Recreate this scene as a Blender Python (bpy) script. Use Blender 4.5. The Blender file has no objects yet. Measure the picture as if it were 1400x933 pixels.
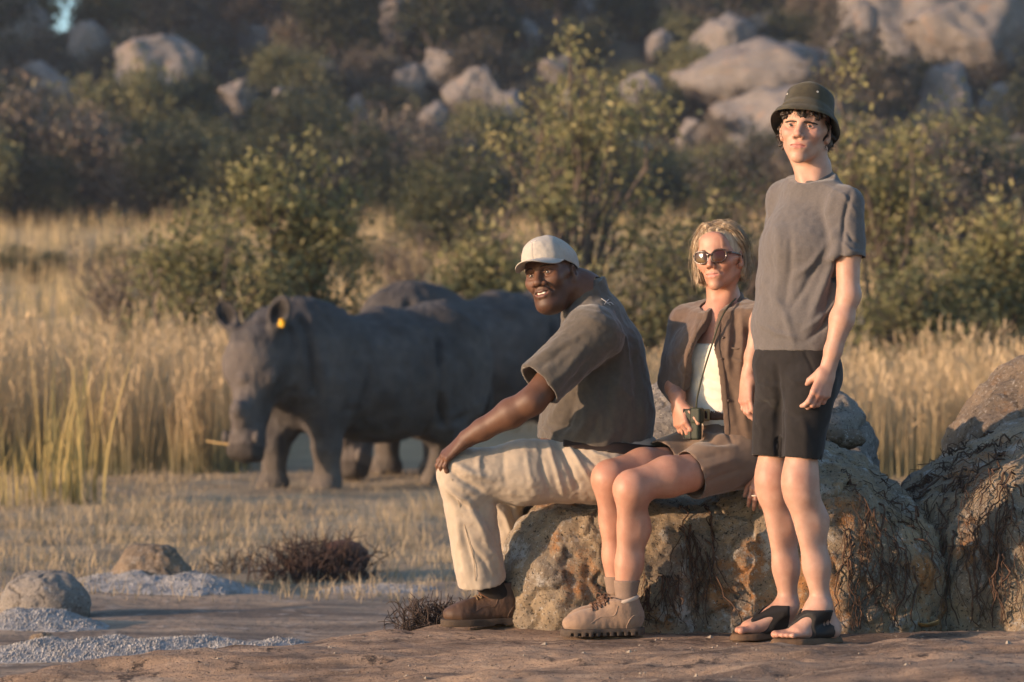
import bpy, bmesh, math, random
import numpy as np
from mathutils import Vector, Matrix

random.seed(7)
RNG = np.random.default_rng(11)
SC = bpy.context.scene
COL = SC.collection
R = math.radians

# ------------------------------------------------------------------ camera, sky, sun, exposure
CAMY, CAMZ, FPX = -9.53, 1.0, 3889.0
cam_d = bpy.data.cameras.new("camera")
cam = bpy.data.objects.new("camera", cam_d)
COL.objects.link(cam)
cam.location = (0, CAMY, CAMZ)
cam.rotation_euler = (R(90), 0, 0)
cam_d.sensor_width = 36
cam_d.lens = 100
cam_d.clip_end = 2000
cam_d.dof.use_dof = True
cam_d.dof.focus_distance = 9.6
cam_d.dof.aperture_fstop = 3.8
SC.camera = cam

SUN_AZ, SUN_EL = R(-68), R(10)          # azimuth measured from the view direction backwards
SUN_TO = Vector((-math.cos(R(24)) * math.cos(SUN_EL), -math.sin(R(24)) * math.cos(SUN_EL), math.sin(SUN_EL)))
world = bpy.data.worlds.new("World")
SC.world = world
world.use_nodes = True
_nt = world.node_tree
_bg = _nt.nodes["Background"]
_sky = _nt.nodes.new("ShaderNodeTexSky")
_sky.sky_type = 'NISHITA'
_sky.sun_disc = False
_sky.sun_elevation = SUN_EL
_sky.sun_rotation = math.atan2(SUN_TO.x, SUN_TO.y)
_sky.air_density = 1.0
_sky.dust_density = 0.8
_sky.ozone_density = 2.6
_nt.links.new(_sky.outputs[0], _bg.inputs[0])
_bg.inputs[1].default_value = 0.15
sun_d = bpy.data.lights.new("sun", 'SUN')
sun_d.energy = 3.4
sun_d.angle = R(0.6)
sun_d.color = (1.0, 0.68, 0.45)
sun = bpy.data.objects.new("sun", sun_d)
COL.objects.link(sun)
sun.rotation_euler = SUN_TO.to_track_quat('Z', 'Y').to_euler()
SC.view_settings.view_transform = 'Standard'
SC.view_settings.look = 'None'
SC.view_settings.gamma = 1
SC.view_settings.exposure = 1.1
SC.render.engine = 'CYCLES'
SC.cycles.use_denoising = True
SC.cycles.max_bounces = 6
SC.cycles.diffuse_bounces = 3
SC.cycles.transparent_max_bounces = 8
SC.cycles.sample_clamp_indirect = 4


def P(px, py, Y):
    """a point of the place: where the line of sight through that spot of the photograph meets depth Y"""
    s = FPX / (Y - CAMY)
    return np.array([(px - 700) / s, Y, CAMZ + (466.5 - py) / s])


# ------------------------------------------------------------------ small maths
def A(*v):
    return np.array(v, dtype=float)


def unit(v):
    v = np.asarray(v, float)
    return v / (np.linalg.norm(v) + 1e-12)


def rotv(v, ax, a):
    ax = unit(ax)
    return v * math.cos(a) + np.cross(ax, v) * math.sin(a) + ax * np.dot(ax, v) * (1 - math.cos(a))


def _hash(i, j, k, seed):
    h = (i.astype(np.int64) * 374761393 + j.astype(np.int64) * 668265263 + k.astype(np.int64) * 2147483647 + seed * 1274126177) & 0xFFFFFFFF
    h = ((h ^ (h >> 13)) * 1274126177) & 0xFFFFFFFF
    h = (h ^ (h >> 16)) & 0xFFFF
    return h.astype(np.float32) / 32767.5 - 1


def vnoise(p, scale=1.0, seed=0):
    q = np.asarray(p) * scale
    i = np.floor(q).astype(np.int64)
    f = (q - i).astype(np.float32)
    f = f * f * f * (f * (f * 6 - 15) + 10)
    o = 0
    for dx in (0, 1):
        wx = f[:, 0] if dx else 1 - f[:, 0]
        for dy in (0, 1):
            wy = f[:, 1] if dy else 1 - f[:, 1]
            for dz in (0, 1):
                wz = f[:, 2] if dz else 1 - f[:, 2]
                o = o + wx * wy * wz * _hash(i[:, 0] + dx, i[:, 1] + dy, i[:, 2] + dz, seed)
    return o


def fbm(p, scale=1.0, oct=4, seed=0, gain=0.5):
    o, a = 0, 1.0
    for k in range(oct):
        o = o + a * vnoise(np.asarray(p) + 17.3 * k, scale * 2.03 ** k, seed + k)
        a *= gain
    return o


def sstep(a, b, x):
    t = np.clip((x - a) / (b - a), 0, 1)
    return t * t * (3 - 2 * t)


# ------------------------------------------------------------------ implicit surfaces on a grid
class Field:
    def __init__(s, lo, hi, h):
        s.lo = np.array(lo, float)
        s.h = h
        s.n = np.ceil((np.array(hi, float) - s.lo) / h).astype(int) + 1
        s.ax = [(s.lo[a] + h * np.arange(s.n[a])).astype(np.float32) for a in range(3)]
        s.d = np.full(tuple(s.n), 1.0, np.float32)

    def _sub(s, lo, hi):
        a = np.maximum(np.floor((np.asarray(lo) - s.lo) / s.h).astype(int), 0)
        b = np.minimum(np.ceil((np.asarray(hi) - s.lo) / s.h).astype(int) + 1, s.n)
        if (b <= a).any():
            return None
        sl = tuple(slice(a[i], b[i]) for i in range(3))
        return sl, s.ax[0][sl[0]][:, None, None], s.ax[1][sl[1]][None, :, None], s.ax[2][sl[2]][None, None, :]

    def _put(s, sl, v, k, op):
        d = s.d[sl]
        if op == 's':
            v = -v
        if op == 'u':
            if k > 0:
                h = np.maximum(k - np.abs(d - v), 0)
                s.d[sl] = np.minimum(d, v) - h * h / (4 * k)
            else:
                s.d[sl] = np.minimum(d, v)
        else:
            if k > 0:
                h = np.maximum(k - np.abs(d - v), 0)
                s.d[sl] = np.maximum(d, v) + h * h / (4 * k)
            else:
                s.d[sl] = np.maximum(d, v)

    def cone(s, p0, p1, r0, r1=None, k=0.01, op='u', ax=None, f=1.0, cap=False):
        p0 = np.asarray(p0, float); p1 = np.asarray(p1, float)
        r1 = r0 if r1 is None else r1
        rm = max(r0, r1) / min(f, 1.0) + k + 3 * s.h
        t = s._sub(np.minimum(p0, p1) - rm, np.maximum(p0, p1) + rm)
        if t is None:
            return s
        sl, X, Y, Z = t
        e = p1 - p0
        L2 = float(e @ e) + 1e-12
        tu = ((X - p0[0]) * e[0] + (Y - p0[1]) * e[1] + (Z - p0[2]) * e[2]) / L2
        t = np.clip(tu, 0, 1).astype(np.float32)
        qx = X - p0[0] - t * e[0]; qy = Y - p0[1] - t * e[1]; qz = Z - p0[2] - t * e[2]
        d2 = qx * qx + qy * qy + qz * qz
        if ax is not None:
            ax = unit(ax)
            qa = qx * ax[0] + qy * ax[1] + qz * ax[2]
            d2 = d2 + (f * f - 1) * qa * qa
        v = (np.sqrt(np.maximum(d2, 0)) - (r0 + (r1 - r0) * t)).astype(np.float32)
        if cap:                                    # a flat cut end at p1
            v = np.maximum(v, ((tu - 1) * math.sqrt(L2)).astype(np.float32))
        s._put(sl, v, k, op)
        return s

    def path(s, pts, rads, k=0.01, op='u', ax=None, f=1.0):
        for i in range(len(pts) - 1):
            s.cone(pts[i], pts[i + 1], rads[i], rads[i + 1], k, op, ax, f)
        return s

    def ell(s, c, r, k=0.01, op='u', M=None):
        """M: 3x3, columns = the ellipsoid's own axes"""
        c = np.asarray(c, float); r = np.asarray(r, float) * np.ones(3)
        M = np.eye(3) if M is None else np.asarray(M, float)
        ext = np.sqrt(((M * r) ** 2).sum(1)) + k + 3 * s.h
        t = s._sub(c - ext, c + ext)
        if t is None:
            return s
        sl, X, Y, Z = t
        X = X - np.float32(c[0]); Y = Y - np.float32(c[1]); Z = Z - np.float32(c[2])
        k0 = 0; k1 = 0
        for a in range(3):
            u = (X * M[0, a] + Y * M[1, a] + Z * M[2, a]) / r[a]
            k0 = k0 + u * u
            k1 = k1 + (u / r[a]) ** 2
        k0 = np.sqrt(k0); k1 = np.sqrt(k1) + 1e-9
        s._put(sl, (k0 * (k0 - 1) / k1).astype(np.float32), k, op)
        return s

    def box(s, c, half, rnd=0.01, k=0.0, op='u', M=None):
        c = np.asarray(c, float); half = np.asarray(half, float)
        M = np.eye(3) if M is None else np.asarray(M, float)
        ext = np.sqrt(((M * (half)) ** 2).sum(1)) * 1.5 + k + 3 * s.h
        t = s._sub(c - ext, c + ext)
        if t is None:
            return s
        sl, X, Y, Z = t
        X = X - np.float32(c[0]); Y = Y - np.float32(c[1]); Z = Z - np.float32(c[2])
        q = [np.abs(X * M[0, a] + Y * M[1, a] + Z * M[2, a]) - (half[a] - rnd) for a in range(3)]
        out = np.sqrt(sum(np.maximum(u, 0) ** 2 for u in q))
        ins = np.minimum(np.maximum(np.maximum(q[0], q[1]), q[2]), 0)
        s._put(sl, (out + ins - rnd).astype(np.float32), k, op)
        return s

    def plane(s, p, n, k=0.0):
        """keep the side the normal points away from"""
        n = unit(n)
        v = ((s.ax[0][:, None, None] - p[0]) * n[0] + (s.ax[1][None, :, None] - p[1]) * n[1] + (s.ax[2][None, None, :] - p[2]) * n[2]).astype(np.float32)
        s._put((slice(None),) * 3, v, k, 'i')
        return s

    def mesh(s, smooth=1):
        d = s.d
        ins = d < 0
        nx, ny, nz = d.shape
        cnt = np.zeros((nx - 1, ny - 1, nz - 1), np.int8)
        for a in (0, 1):
            for b in (0, 1):
                for c in (0, 1):
                    cnt += ins[a:nx - 1 + a, b:ny - 1 + b, c:nz - 1 + c]
        act = (cnt > 0) & (cnt < 8)
        I, J, K = np.nonzero(act)
        idx = np.full(act.shape, -1, np.int32)
        idx[I, J, K] = np.arange(len(I))
        acc = np.zeros((len(I), 3), np.float64); w = np.zeros(len(I))
        cor = [(a, b, c) for a in (0, 1) for b in (0, 1) for c in (0, 1)]
        val = {q: d[I + q[0], J + q[1], K + q[2]] for q in cor}
        for p in cor:
            for a in range(3):
                if p[a] == 0:
                    q = list(p); q[a] = 1; q = tuple(q)
                    v0, v1 = val[p], val[q]
                    m = (v0 < 0) != (v1 < 0)
                    t = np.where(m, v0 / np.where(v0 - v1 == 0, 1, v0 - v1), 0)
                    pos = np.tile(np.array(p, float), (len(I), 1))
                    pos[:, a] = t
                    acc += pos * m[:, None]
                    w += m
        V = (np.stack([I, J, K], 1) + acc / np.maximum(w, 1)[:, None]) * s.h + s.lo
        Fq = []
        # x edges
        m = ins[:-1, 1:-1, 1:-1] != ins[1:, 1:-1, 1:-1]
        i, j, k = np.nonzero(m); j += 1; k += 1
        fl = ins[i, j, k]
        q = np.stack([idx[i, j - 1, k - 1], idx[i, j, k - 1], idx[i, j, k], idx[i, j - 1, k]], 1)
        Fq.append(np.where(fl[:, None], q, q[:, ::-1]))
        m = ins[1:-1, :-1, 1:-1] != ins[1:-1, 1:, 1:-1]
        i, j, k = np.nonzero(m); i += 1; k += 1
        fl = ins[i, j, k]
        q = np.stack([idx[i - 1, j, k - 1], idx[i - 1, j, k], idx[i, j, k], idx[i, j, k - 1]], 1)
        Fq.append(np.where(fl[:, None], q, q[:, ::-1]))
        m = ins[1:-1, 1:-1, :-1] != ins[1:-1, 1:-1, 1:]
        i, j, k = np.nonzero(m); i += 1; j += 1
        fl = ins[i, j, k]
        q = np.stack([idx[i - 1, j - 1, k], idx[i, j - 1, k], idx[i, j, k], idx[i - 1, j, k]], 1)
        Fq.append(np.where(fl[:, None], q, q[:, ::-1]))
        Fq = np.concatenate(Fq)
        Fq = Fq[(Fq >= 0).all(1)]
        for _ in range(smooth):
            V = relax(V, Fq)
        return V, Fq


def relax(V, F, f=0.5):
    acc = np.zeros_like(V); w = np.zeros(len(V))
    n = F.shape[1]
    for a in range(n):
        b = (a + 1) % n
        for ax in range(3):
            acc[:, ax] += np.bincount(F[:, a], V[F[:, b], ax], len(V)) + np.bincount(F[:, b], V[F[:, a], ax], len(V))
        w += np.bincount(F[:, a], minlength=len(V)) + np.bincount(F[:, b], minlength=len(V))
    return V * (1 - f) + f * acc / np.maximum(w, 1)[:, None]


def vnormals(V, F):
    fn = np.cross(V[F[:, 2]] - V[F[:, 0]], V[F[:, -1]] - V[F[:, 1]])
    N = np.zeros_like(V)
    for a in range(F.shape[1]):
        for ax in range(3):
            N[:, ax] += np.bincount(F[:, a], fn[:, ax], len(V))
    return N / (np.linalg.norm(N, axis=1)[:, None] + 1e-12)


def seg_dist(V, pts):
    """distance to a polyline and the parameter 0..1 along it"""
    pts = [np.asarray(p, float) for p in pts]
    L = [np.linalg.norm(pts[i + 1] - pts[i]) for i in range(len(pts) - 1)]
    tot = sum(L); best = np.full(len(V), 1e9); par = np.zeros(len(V)); a0 = 0
    for i in range(len(pts) - 1):
        e = pts[i + 1] - pts[i]
        t = np.clip(((V - pts[i]) @ e) / (e @ e + 1e-12), 0, 1)
        dd = np.linalg.norm(V - pts[i] - t[:, None] * e, axis=1)
        m = dd < best
        best[m] = dd[m]; par[m] = (a0 + t[m] * L[i]) / tot
        a0 += L[i]
    return best, par


def folds(V, N, lines, front=True):
    """cloth folds: ridges (+) and valleys (-) laid along lines given in the vertical plane (x, z)"""
    disp = np.zeros(len(V))
    Q = V.copy(); Q[:, 1] = 0
    msk = sstep(0.25, -0.15, N[:, 1]) if front else 1.0
    for pts, wd, am in lines:
        pts = [A(p[0], 0, p[-1]) for p in pts]
        lo = np.min(pts, 0) - 3 * wd; hi = np.max(pts, 0) + 3 * wd
        m = (Q[:, 0] > lo[0]) & (Q[:, 0] < hi[0]) & (Q[:, 2] > lo[2]) & (Q[:, 2] < hi[2])
        if not m.any():
            continue
        d, t = seg_dist(Q[m], pts)
        disp[m] += am * np.exp(-(d / wd) ** 2) * np.sin(np.pi * np.clip(t * 0.9 + 0.05, 0, 1)) ** 0.7
    return V + N * (disp * msk)[:, None]


# ------------------------------------------------------------------ objects
def make_mesh(name, V, F, smooth=True, col=None):
    V = np.asarray(V, np.float32)
    me = bpy.data.meshes.new(name)
    me.vertices.add(len(V))
    me.vertices.foreach_set("co", V.ravel())
    if isinstance(F, np.ndarray):
        n = F.shape[1]
        me.loops.add(F.size)
        me.loops.foreach_set("vertex_index", F.astype(np.int32).ravel())
        me.polygons.add(len(F))
        me.polygons.foreach_set("loop_start", np.arange(0, F.size, n, dtype=np.int32))
    else:
        flat = [i for f in F for i in f]
        me.loops.add(len(flat))
        me.loops.foreach_set("vertex_index", flat)
        me.polygons.add(len(F))
        st, a = [], 0
        for f in F:
            st.append(a); a += len(f)
        me.polygons.foreach_set("loop_start", st)
    me.update(calc_edges=True)
    me.validate()
    me.polygons.foreach_set("use_smooth", [smooth] * len(me.polygons))
    if col is not None:
        at = me.color_attributes.new("Col", 'FLOAT_COLOR', 'POINT')
        c = np.ones((len(V), 4), np.float32)
        c[:, :3] = col
        at.data.foreach_set("color", c.ravel())
    return me


def put(name, me, mat, parent=None, loc=None):
    o = bpy.data.objects.new(name, me)
    COL.objects.link(o)
    if mat is not None:
        me.materials.append(mat)
    if parent is not None:
        o.parent = parent
    if loc is not None:
        o.location = loc
    return o


def mobj(name, V, F, mat, parent=None, smooth=True, col=None, base=None):
    """world-space vertices; the object's origin is at base (a part takes its thing's base)"""
    if base is None:
        base = BASE.get(parent.name if parent else None, (0, 0, 0))
    me = make_mesh(name, np.asarray(V) - np.asarray(base), F, smooth, col)
    o = put(name, me, mat, parent)
    if parent is None:
        o.location = base
    BASE[o.name] = tuple(base)
    return o


BASE = {}


def tag(o, label=None, cat=None, group=None, kind=None):
    if label: o["label"] = label
    if cat: o["category"] = cat
    if group: o["group"] = group
    if kind: o["kind"] = kind
    return o


def thing(name, loc, label, cat, group=None):
    o = bpy.data.objects.new(name, None)
    o.empty_display_size = 0.1
    COL.objects.link(o)
    o.location = [float(v) for v in loc]
    BASE[o.name] = tuple(float(v) for v in loc)
    return tag(o, label, cat, group)


def join(*ms):
    Vs, Fs, n = [], [], 0
    for V, F in ms:
        Vs.append(V); Fs.append(F + n); n += len(V)
    return np.concatenate(Vs), np.concatenate(Fs)


def tube(pts, rad, n=6, cap=True):
    """swept tube as quads (+ end caps as degenerate-free fans folded in quads)"""
    pts = np.asarray(pts, float)
    m = len(pts)
    rad = np.ones(m) * rad
    T = np.gradient(pts, axis=0)
    T /= np.linalg.norm(T, axis=1)[:, None] + 1e-12
    ref = A(0, 0, 1) if abs(T[0][2]) < 0.9 else A(1, 0, 0)
    V = []
    u = unit(np.cross(T[0], ref))
    for i in range(m):
        u = unit(u - T[i] * (u @ T[i]))
        w = np.cross(T[i], u)
        for k in range(n):
            a = 2 * math.pi * k / n
            V.append(pts[i] + rad[i] * (u * math.cos(a) + w * math.sin(a)))
    F = []
    for i in range(m - 1):
        for k in range(n):
            F.append((i * n + k, i * n + (k + 1) % n, (i + 1) * n + (k + 1) % n, (i + 1) * n + k))
    V = np.array(V); F = np.array(F)
    return V, F


def spline(pts, n=16):
    """Catmull-Rom through the points"""
    pts = np.asarray(pts, float)
    Q = np.vstack([2 * pts[0] - pts[1], pts, 2 * pts[-1] - pts[-2]])
    out = []
    for i in range(1, len(Q) - 2):
        for t in np.linspace(0, 1, n, endpoint=False):
            a, b, c, d = Q[i - 1], Q[i], Q[i + 1], Q[i + 2]
            out.append(0.5 * ((2 * b) + (c - a) * t + (2 * a - 5 * b + 4 * c - d) * t * t + (3 * b - a - 3 * c + d) * t ** 3))
    out.append(pts[-1])
    return np.array(out)


# ------------------------------------------------------------------ materials
def mat(name, c1, c2=None, scale=8.0, rough=0.75, bump=0.0, bscale=60.0, spec=0.3, attr=False, sss=0.0, sheen=0.0,
        detail=6.0, c3=None, scale3=2.0, w3=(0.5, 0.62), stretch=None, weave=0.0, trans=0.0, rough2=None):
    m = bpy.data.materials.new(name)
    m.use_nodes = True
    nt = m.node_tree
    N, L = nt.nodes, nt.links
    b = N["Principled BSDF"]
    b.inputs["Roughness"].default_value = rough
    b.inputs["Specular IOR Level"].default_value = spec
    tc = N.new("ShaderNodeTexCoord")
    co = tc.outputs["Object"]
    if stretch:
        mp = N.new("ShaderNodeMapping")
        mp.inputs["Scale"].default_value = stretch
        L.new(co, mp.inputs[0]); co = mp.outputs[0]

    def nz(sc, det=detail, ro=0.6):
        t = N.new("ShaderNodeTexNoise")
        t.inputs["Scale"].default_value = sc; t.inputs["Detail"].default_value = det; t.inputs["Roughness"].default_value = ro
        L.new(co, t.inputs["Vector"])
        return t.outputs["Fac"]

    def mix(fac, a, bb, mode='MIX'):
        x = N.new("ShaderNodeMix"); x.data_type = 'RGBA'; x.blend_type = mode
        if isinstance(fac, (int, float)): x.inputs[0].default_value = fac
        else: L.new(fac, x.inputs[0])
        for s_, i in ((a, 6), (bb, 7)):
            if isinstance(s_, tuple): x.inputs[i].default_value = (*s_, 1)
            else: L.new(s_, x.inputs[i])
        return x.outputs[2]

    def ramp(fac, lo, hi):
        r = N.new("ShaderNodeMapRange"); r.inputs[1].default_value = lo; r.inputs[2].default_value = hi
        L.new(fac, r.inputs[0]); return r.outputs[0]

    if attr:
        a = N.new("ShaderNodeAttribute"); a.attribute_name = "Col"
        base = a.outputs["Color"]
        if c1 is not None:
            base = mix(1.0, base, c1, 'MULTIPLY')
        if c2 is not None:
            base = mix(ramp(nz(scale), 0.35, 0.65), base, mix(1.0, base, c2, 'MULTIPLY'))
    else:
        base = c1
        if c2 is not None:
            base = mix(ramp(nz(scale), 0.35, 0.65), c1, c2)
    if c3 is not None:
        base = mix(ramp(nz(scale3), *w3), base, c3)
    if isinstance(base, tuple): b.inputs["Base Color"].default_value = (*base, 1)
    else: L.new(base, b.inputs["Base Color"])
    if bump or weave:
        bp = N.new("ShaderNodeBump")
        bp.inputs["Strength"].default_value = 1.0
        bp.inputs["Distance"].default_value = bump if bump else weave
        L.new(nz(bscale, 8.0, 0.65), bp.inputs["Height"])
        L.new(bp.outputs[0], b.inputs["Normal"])
    if sss:
        b.inputs["Subsurface Weight"].default_value = sss
        b.inputs["Subsurface Radius"].default_value = (1.0, 0.35, 0.2)
        b.inputs["Subsurface Scale"].default_value = 0.008
    if sheen:
        b.inputs["Sheen Weight"].default_value = sheen
        b.inputs["Sheen Roughness"].default_value = 0.5
    if trans:
        tr = N.new("ShaderNodeBsdfTranslucent")
        if isinstance(base, tuple): tr.inputs[0].default_value = (*base, 1)
        else: L.new(base, tr.inputs[0])
        ms = N.new("ShaderNodeMixShader"); ms.inputs[0].default_value = trans
        L.new(b.outputs[0], ms.inputs[1]); L.new(tr.outputs[0], ms.inputs[2])
        L.new(ms.outputs[0], N["Material Output"].inputs[0])
    return m
# ------------------------------------------------------------------ the ground
def soil_z(x, y):
    x = np.asarray(x, float); y = np.asarray(y, float)
    z = -0.30 - 0.03 * sstep(6, 14, y)
    z = z + 0.075 * np.clip(y - 20, 0, 212) * sstep(18, 30, y) - 0.22 * np.maximum(y - 234, 0)
    z = z + np.where(y > 80, 0.0, 0.0)
    hill = np.clip(y - 92, 0, 140)
    xr = x / np.maximum(y - CAMY, 1)                      # how far round the hillside lies
    z = z + 0.17 * hill * sstep(0, 40, hill) + 5.0 * sstep(120, 220, y) * np.sin(xr * 19 + 0.9) + 2.0 * sstep(110, 180, y) * np.sin(xr * 47 + 2.0)
    z = z - 20.0 * sstep(128, 225, y) * np.exp(-((xr + 0.158) / 0.010) ** 2)
    z = z + (44 + 9 * np.sin(y * .23) + 5 * np.sin(y * .61 + 1)) * sstep(-72, -135, x + .10 * (y - 110)) * sstep(35, 72, y)      # unseen ridge added on the left to shade the hillside, crest waved for dapples
    P3 = np.stack([x, y, np.zeros_like(x)], -1).reshape(-1, 3)
    n = fbm(P3, 0.35, 4, 2).reshape(x.shape); n2 = fbm(P3, 2.2, 3, 9).reshape(x.shape)
    z = z + 0.035 * n * sstep(1, 6, y) + 0.012 * n2 * sstep(0, 3, np.abs(y) + 1) + 1.2 * n * sstep(95, 140, y)
    return z


def slab_z(x, y):
    x = np.asarray(x, float); y = np.asarray(y, float)
    P3 = np.stack([x, y, np.zeros_like(x)], -1).reshape(-1, 3)
    n = fbm(P3 * A(1, 2.2, 1), 0.9, 4, 21).reshape(x.shape); n2 = fbm(P3 * A(1, 2.5, 1), 4.0, 4, 5).reshape(x.shape); n3 = fbm(P3 * A(1, 2, 1), 22.0, 3, 15).reshape(x.shape)
    # edge of the slab: falls away to the left and behind
    e = (x + 0.55) * 0.60 - (y - 0.35) * 0.72            # > 0 on the slab
    fall = np.maximum(-e, 0)
    z = -0.001 - 0.85 * fall ** 1.25 - 0.06 * sstep(0.1, -0.15, e)
    z = z - 0.03 * np.maximum(-(x + .2), 0)
    z = z - 0.10 * np.maximum(y - 2.2, 0)
    z = z + 0.062 * np.clip(x - .15, -1.2, 2.5) * sstep(-.36, -.90, y)
    flat = np.exp(-(((x - .4) / 1.3) ** 2 + ((y - .1) / .55) ** 2))
    return z + (0.030 * n + 0.018 * n2) * (1 - 0.75 * flat) - 0.012 * (1 - flat) * np.abs(n) + 0.0022 * n3 + 0.001


def grid_sheet(xs_of_y, ys, zf):
    nx = xs_of_y(ys[0]).shape[0]
    X = np.stack([xs_of_y(y) for y in ys]); Y = np.repeat(np.asarray(ys)[:, None], nx, 1)
    Z = zf(X, Y)
    V = np.stack([X, Y, Z], -1).reshape(-1, 3)
    i, j = np.meshgrid(np.arange(len(ys) - 1), np.arange(nx - 1), indexing='ij')
    a = (i * nx + j).ravel()
    return V, np.stack([a, a + 1, a + nx + 1, a + nx], 1)


def ground_material():
    m = bpy.data.materials.new("dry_ground"); m.use_nodes = True
    nt = m.node_tree; N, L = nt.nodes, nt.links; b = N["Principled BSDF"]
    b.inputs["Roughness"].default_value = 0.95; b.inputs["Specular IOR Level"].default_value = 0.1
    tc = N.new("ShaderNodeTexCoord"); sx = N.new("ShaderNodeSeparateXYZ"); L.new(tc.outputs["Object"], sx.inputs[0])
    def nz(sc, det=8, st=None):
        t = N.new("ShaderNodeTexNoise"); t.inputs["Scale"].default_value = sc; t.inputs["Detail"].default_value = det; t.inputs["Roughness"].default_value = .65
        if st:
            mp = N.new("ShaderNodeMapping"); mp.inputs["Scale"].default_value = st; L.new(tc.outputs["Object"], mp.inputs[0]); L.new(mp.outputs[0], t.inputs["Vector"])
        else: L.new(tc.outputs["Object"], t.inputs["Vector"])
        return t.outputs["Fac"]
    def rng(f, a, c):
        r = N.new("ShaderNodeMapRange"); r.inputs[1].default_value = a; r.inputs[2].default_value = c; L.new(f, r.inputs[0]); return r.outputs[0]
    def add(f, g, k):
        q = N.new("ShaderNodeMath"); q.operation = 'MULTIPLY_ADD'; q.inputs[1].default_value = k; L.new(g, q.inputs[0]); L.new(f, q.inputs[2]); return q.outputs[0]
    def mix(f, c1, c2):
        x = N.new("ShaderNodeMix"); x.data_type = 'RGBA'; L.new(f, x.inputs[0])
        for s_, i in ((c1, 6), (c2, 7)):
            if isinstance(s_, tuple): x.inputs[i].default_value = (*s_, 1)
            else: L.new(s_, x.inputs[i])
        return x.outputs[2]
    streak = nz(1.6, 8, (.35, 1.6, 1))
    rock = mix(rng(streak, .40, .62), (.15, .115, .090), (.40, .295, .205))
    rock = mix(rng(nz(7, 8), .55, .7), rock, (.38, .31, .25))
    rock = mix(rng(nz(30, 6), .58, .66), rock, (.075, .058, .046))
    straw = mix(rng(nz(1.1, 8), .38, .62), (.25, .19, .125), (.38, .295, .19))
    straw = mix(rng(nz(5, 6), .5, .7), straw, (.165, .135, .09))
    far = mix(rng(nz(.25, 8), .4, .6), (.46, .33, .185), (.34, .25, .145))
    hill = mix(rng(nz(.12, 8), .4, .6), (.060, .050, .034), (.11, .085, .060))
    yv = sx.outputs[1]
    c = mix(rng(add(yv, nz(.9, 8), 5.0), 7.2, 9.2), rock, straw)
    c = mix(rng(add(yv, nz(.3, 6), 8.0), 22, 30), c, far)
    c = mix(rng(add(yv, nz(.08, 6), 24.0), 100, 112), c, hill)
    L.new(c, b.inputs["Base Color"])
    bp = N.new("ShaderNodeBump"); bp.inputs["Distance"].default_value = .02; L.new(nz(14, 10), bp.inputs["Height"]); L.new(bp.outputs[0], b.inputs["Normal"])
    return m


ys = np.concatenate([np.linspace(-14, -2, 40), np.linspace(-1.9, 24, 240), np.linspace(24.5, 100, 110), np.linspace(101, 330, 130)])
tt = np.linspace(-1, 1, 241)
tt = np.sign(tt) * (0.35 * np.abs(tt) + 0.65 * np.abs(tt) ** 2.2)
V, Q = grid_sheet(lambda y: tt * (7 + 1.0 * max(y - CAMY, 2)), ys, soil_z)
ground = mobj("ground", V, Q, ground_material(), None, base=(0, 0, 0))
tag(ground, "dry brown earth and straw-coloured veld rising to a hillside", "ground", kind="structure")

def slab_material():
    m = bpy.data.materials.new("slab_rock"); m.use_nodes = True
    nt = m.node_tree; N, L = nt.nodes, nt.links; b = N["Principled BSDF"]
    b.inputs["Roughness"].default_value = 0.88; b.inputs["Specular IOR Level"].default_value = 0.2
    tc = N.new("ShaderNodeTexCoord")
    def nz(sc, det=10, ro=.7, st=None):
        t = N.new("ShaderNodeTexNoise"); t.inputs["Scale"].default_value = sc; t.inputs["Detail"].default_value = det; t.inputs["Roughness"].default_value = ro
        if st:
            mp = N.new("ShaderNodeMapping"); mp.inputs["Scale"].default_value = st; mp.inputs["Rotation"].default_value = (0, 0, R(-14)); L.new(tc.outputs["Object"], mp.inputs[0]); L.new(mp.outputs[0], t.inputs["Vector"])
        else: L.new(tc.outputs["Object"], t.inputs["Vector"])
        return t.outputs["Fac"]
    def rng(f, a, c):
        r = N.new("ShaderNodeMapRange"); r.inputs[1].default_value = a; r.inputs[2].default_value = c; L.new(f, r.inputs[0]); return r.outputs[0]
    def mix(f, a, c):
        x = N.new("ShaderNodeMix"); x.data_type = 'RGBA'; L.new(f, x.inputs[0])
        for s_, i in ((a, 6), (c, 7)):
            if isinstance(s_, tuple): x.inputs[i].default_value = (*s_, 1)
            else: L.new(s_, x.inputs[i])
        return x.outputs[2]
    c = mix(rng(nz(2.6, 12, .7, (.45, 1.5, 1)), .42, .60), (.46, .315, .21), (.17, .118, .085))
    c = mix(rng(nz(3.4, 12, .72, (.5, 1.4, 1)), .55, .63), c, (.50, .37, .26))
    c = mix(rng(nz(6.0, 12, .75), .56, .62), c, (.075, .056, .046))
    c = mix(rng(nz(55, 4, .7), .58, .68), c, (.36, .28, .21))
    c = mix(rng(nz(85, 4, .7), .58, .66), c, (.045, .034, .028))
    L.new(c, b.inputs["Base Color"])
    nrm = None
    for d_, sc in ((.030, 9), (.012, 38), (.005, 140)):
        bp = N.new("ShaderNodeBump"); bp.inputs["Distance"].default_value = d_; L.new(nz(sc, 8, .7), bp.inputs["Height"])
        if nrm is not None: L.new(nrm, bp.inputs["Normal"])
        nrm = bp.outputs[0]
    L.new(nrm, b.inputs["Normal"])
    return m


slab_m = slab_material()
V, Q = grid_sheet(lambda y: np.linspace(-2.6, 7.0, 500), np.concatenate([np.linspace(-7, -1.2, 90), np.linspace(-1.18, 1.6, 220), np.linspace(1.62, 5, 60)]), slab_z)
slab = mobj("rock_slab", V, Q, slab_m, None, base=(0, 0, 0))
tag(slab, "bare brown granite slab under the people's feet", "rock slab", kind="structure")


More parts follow.
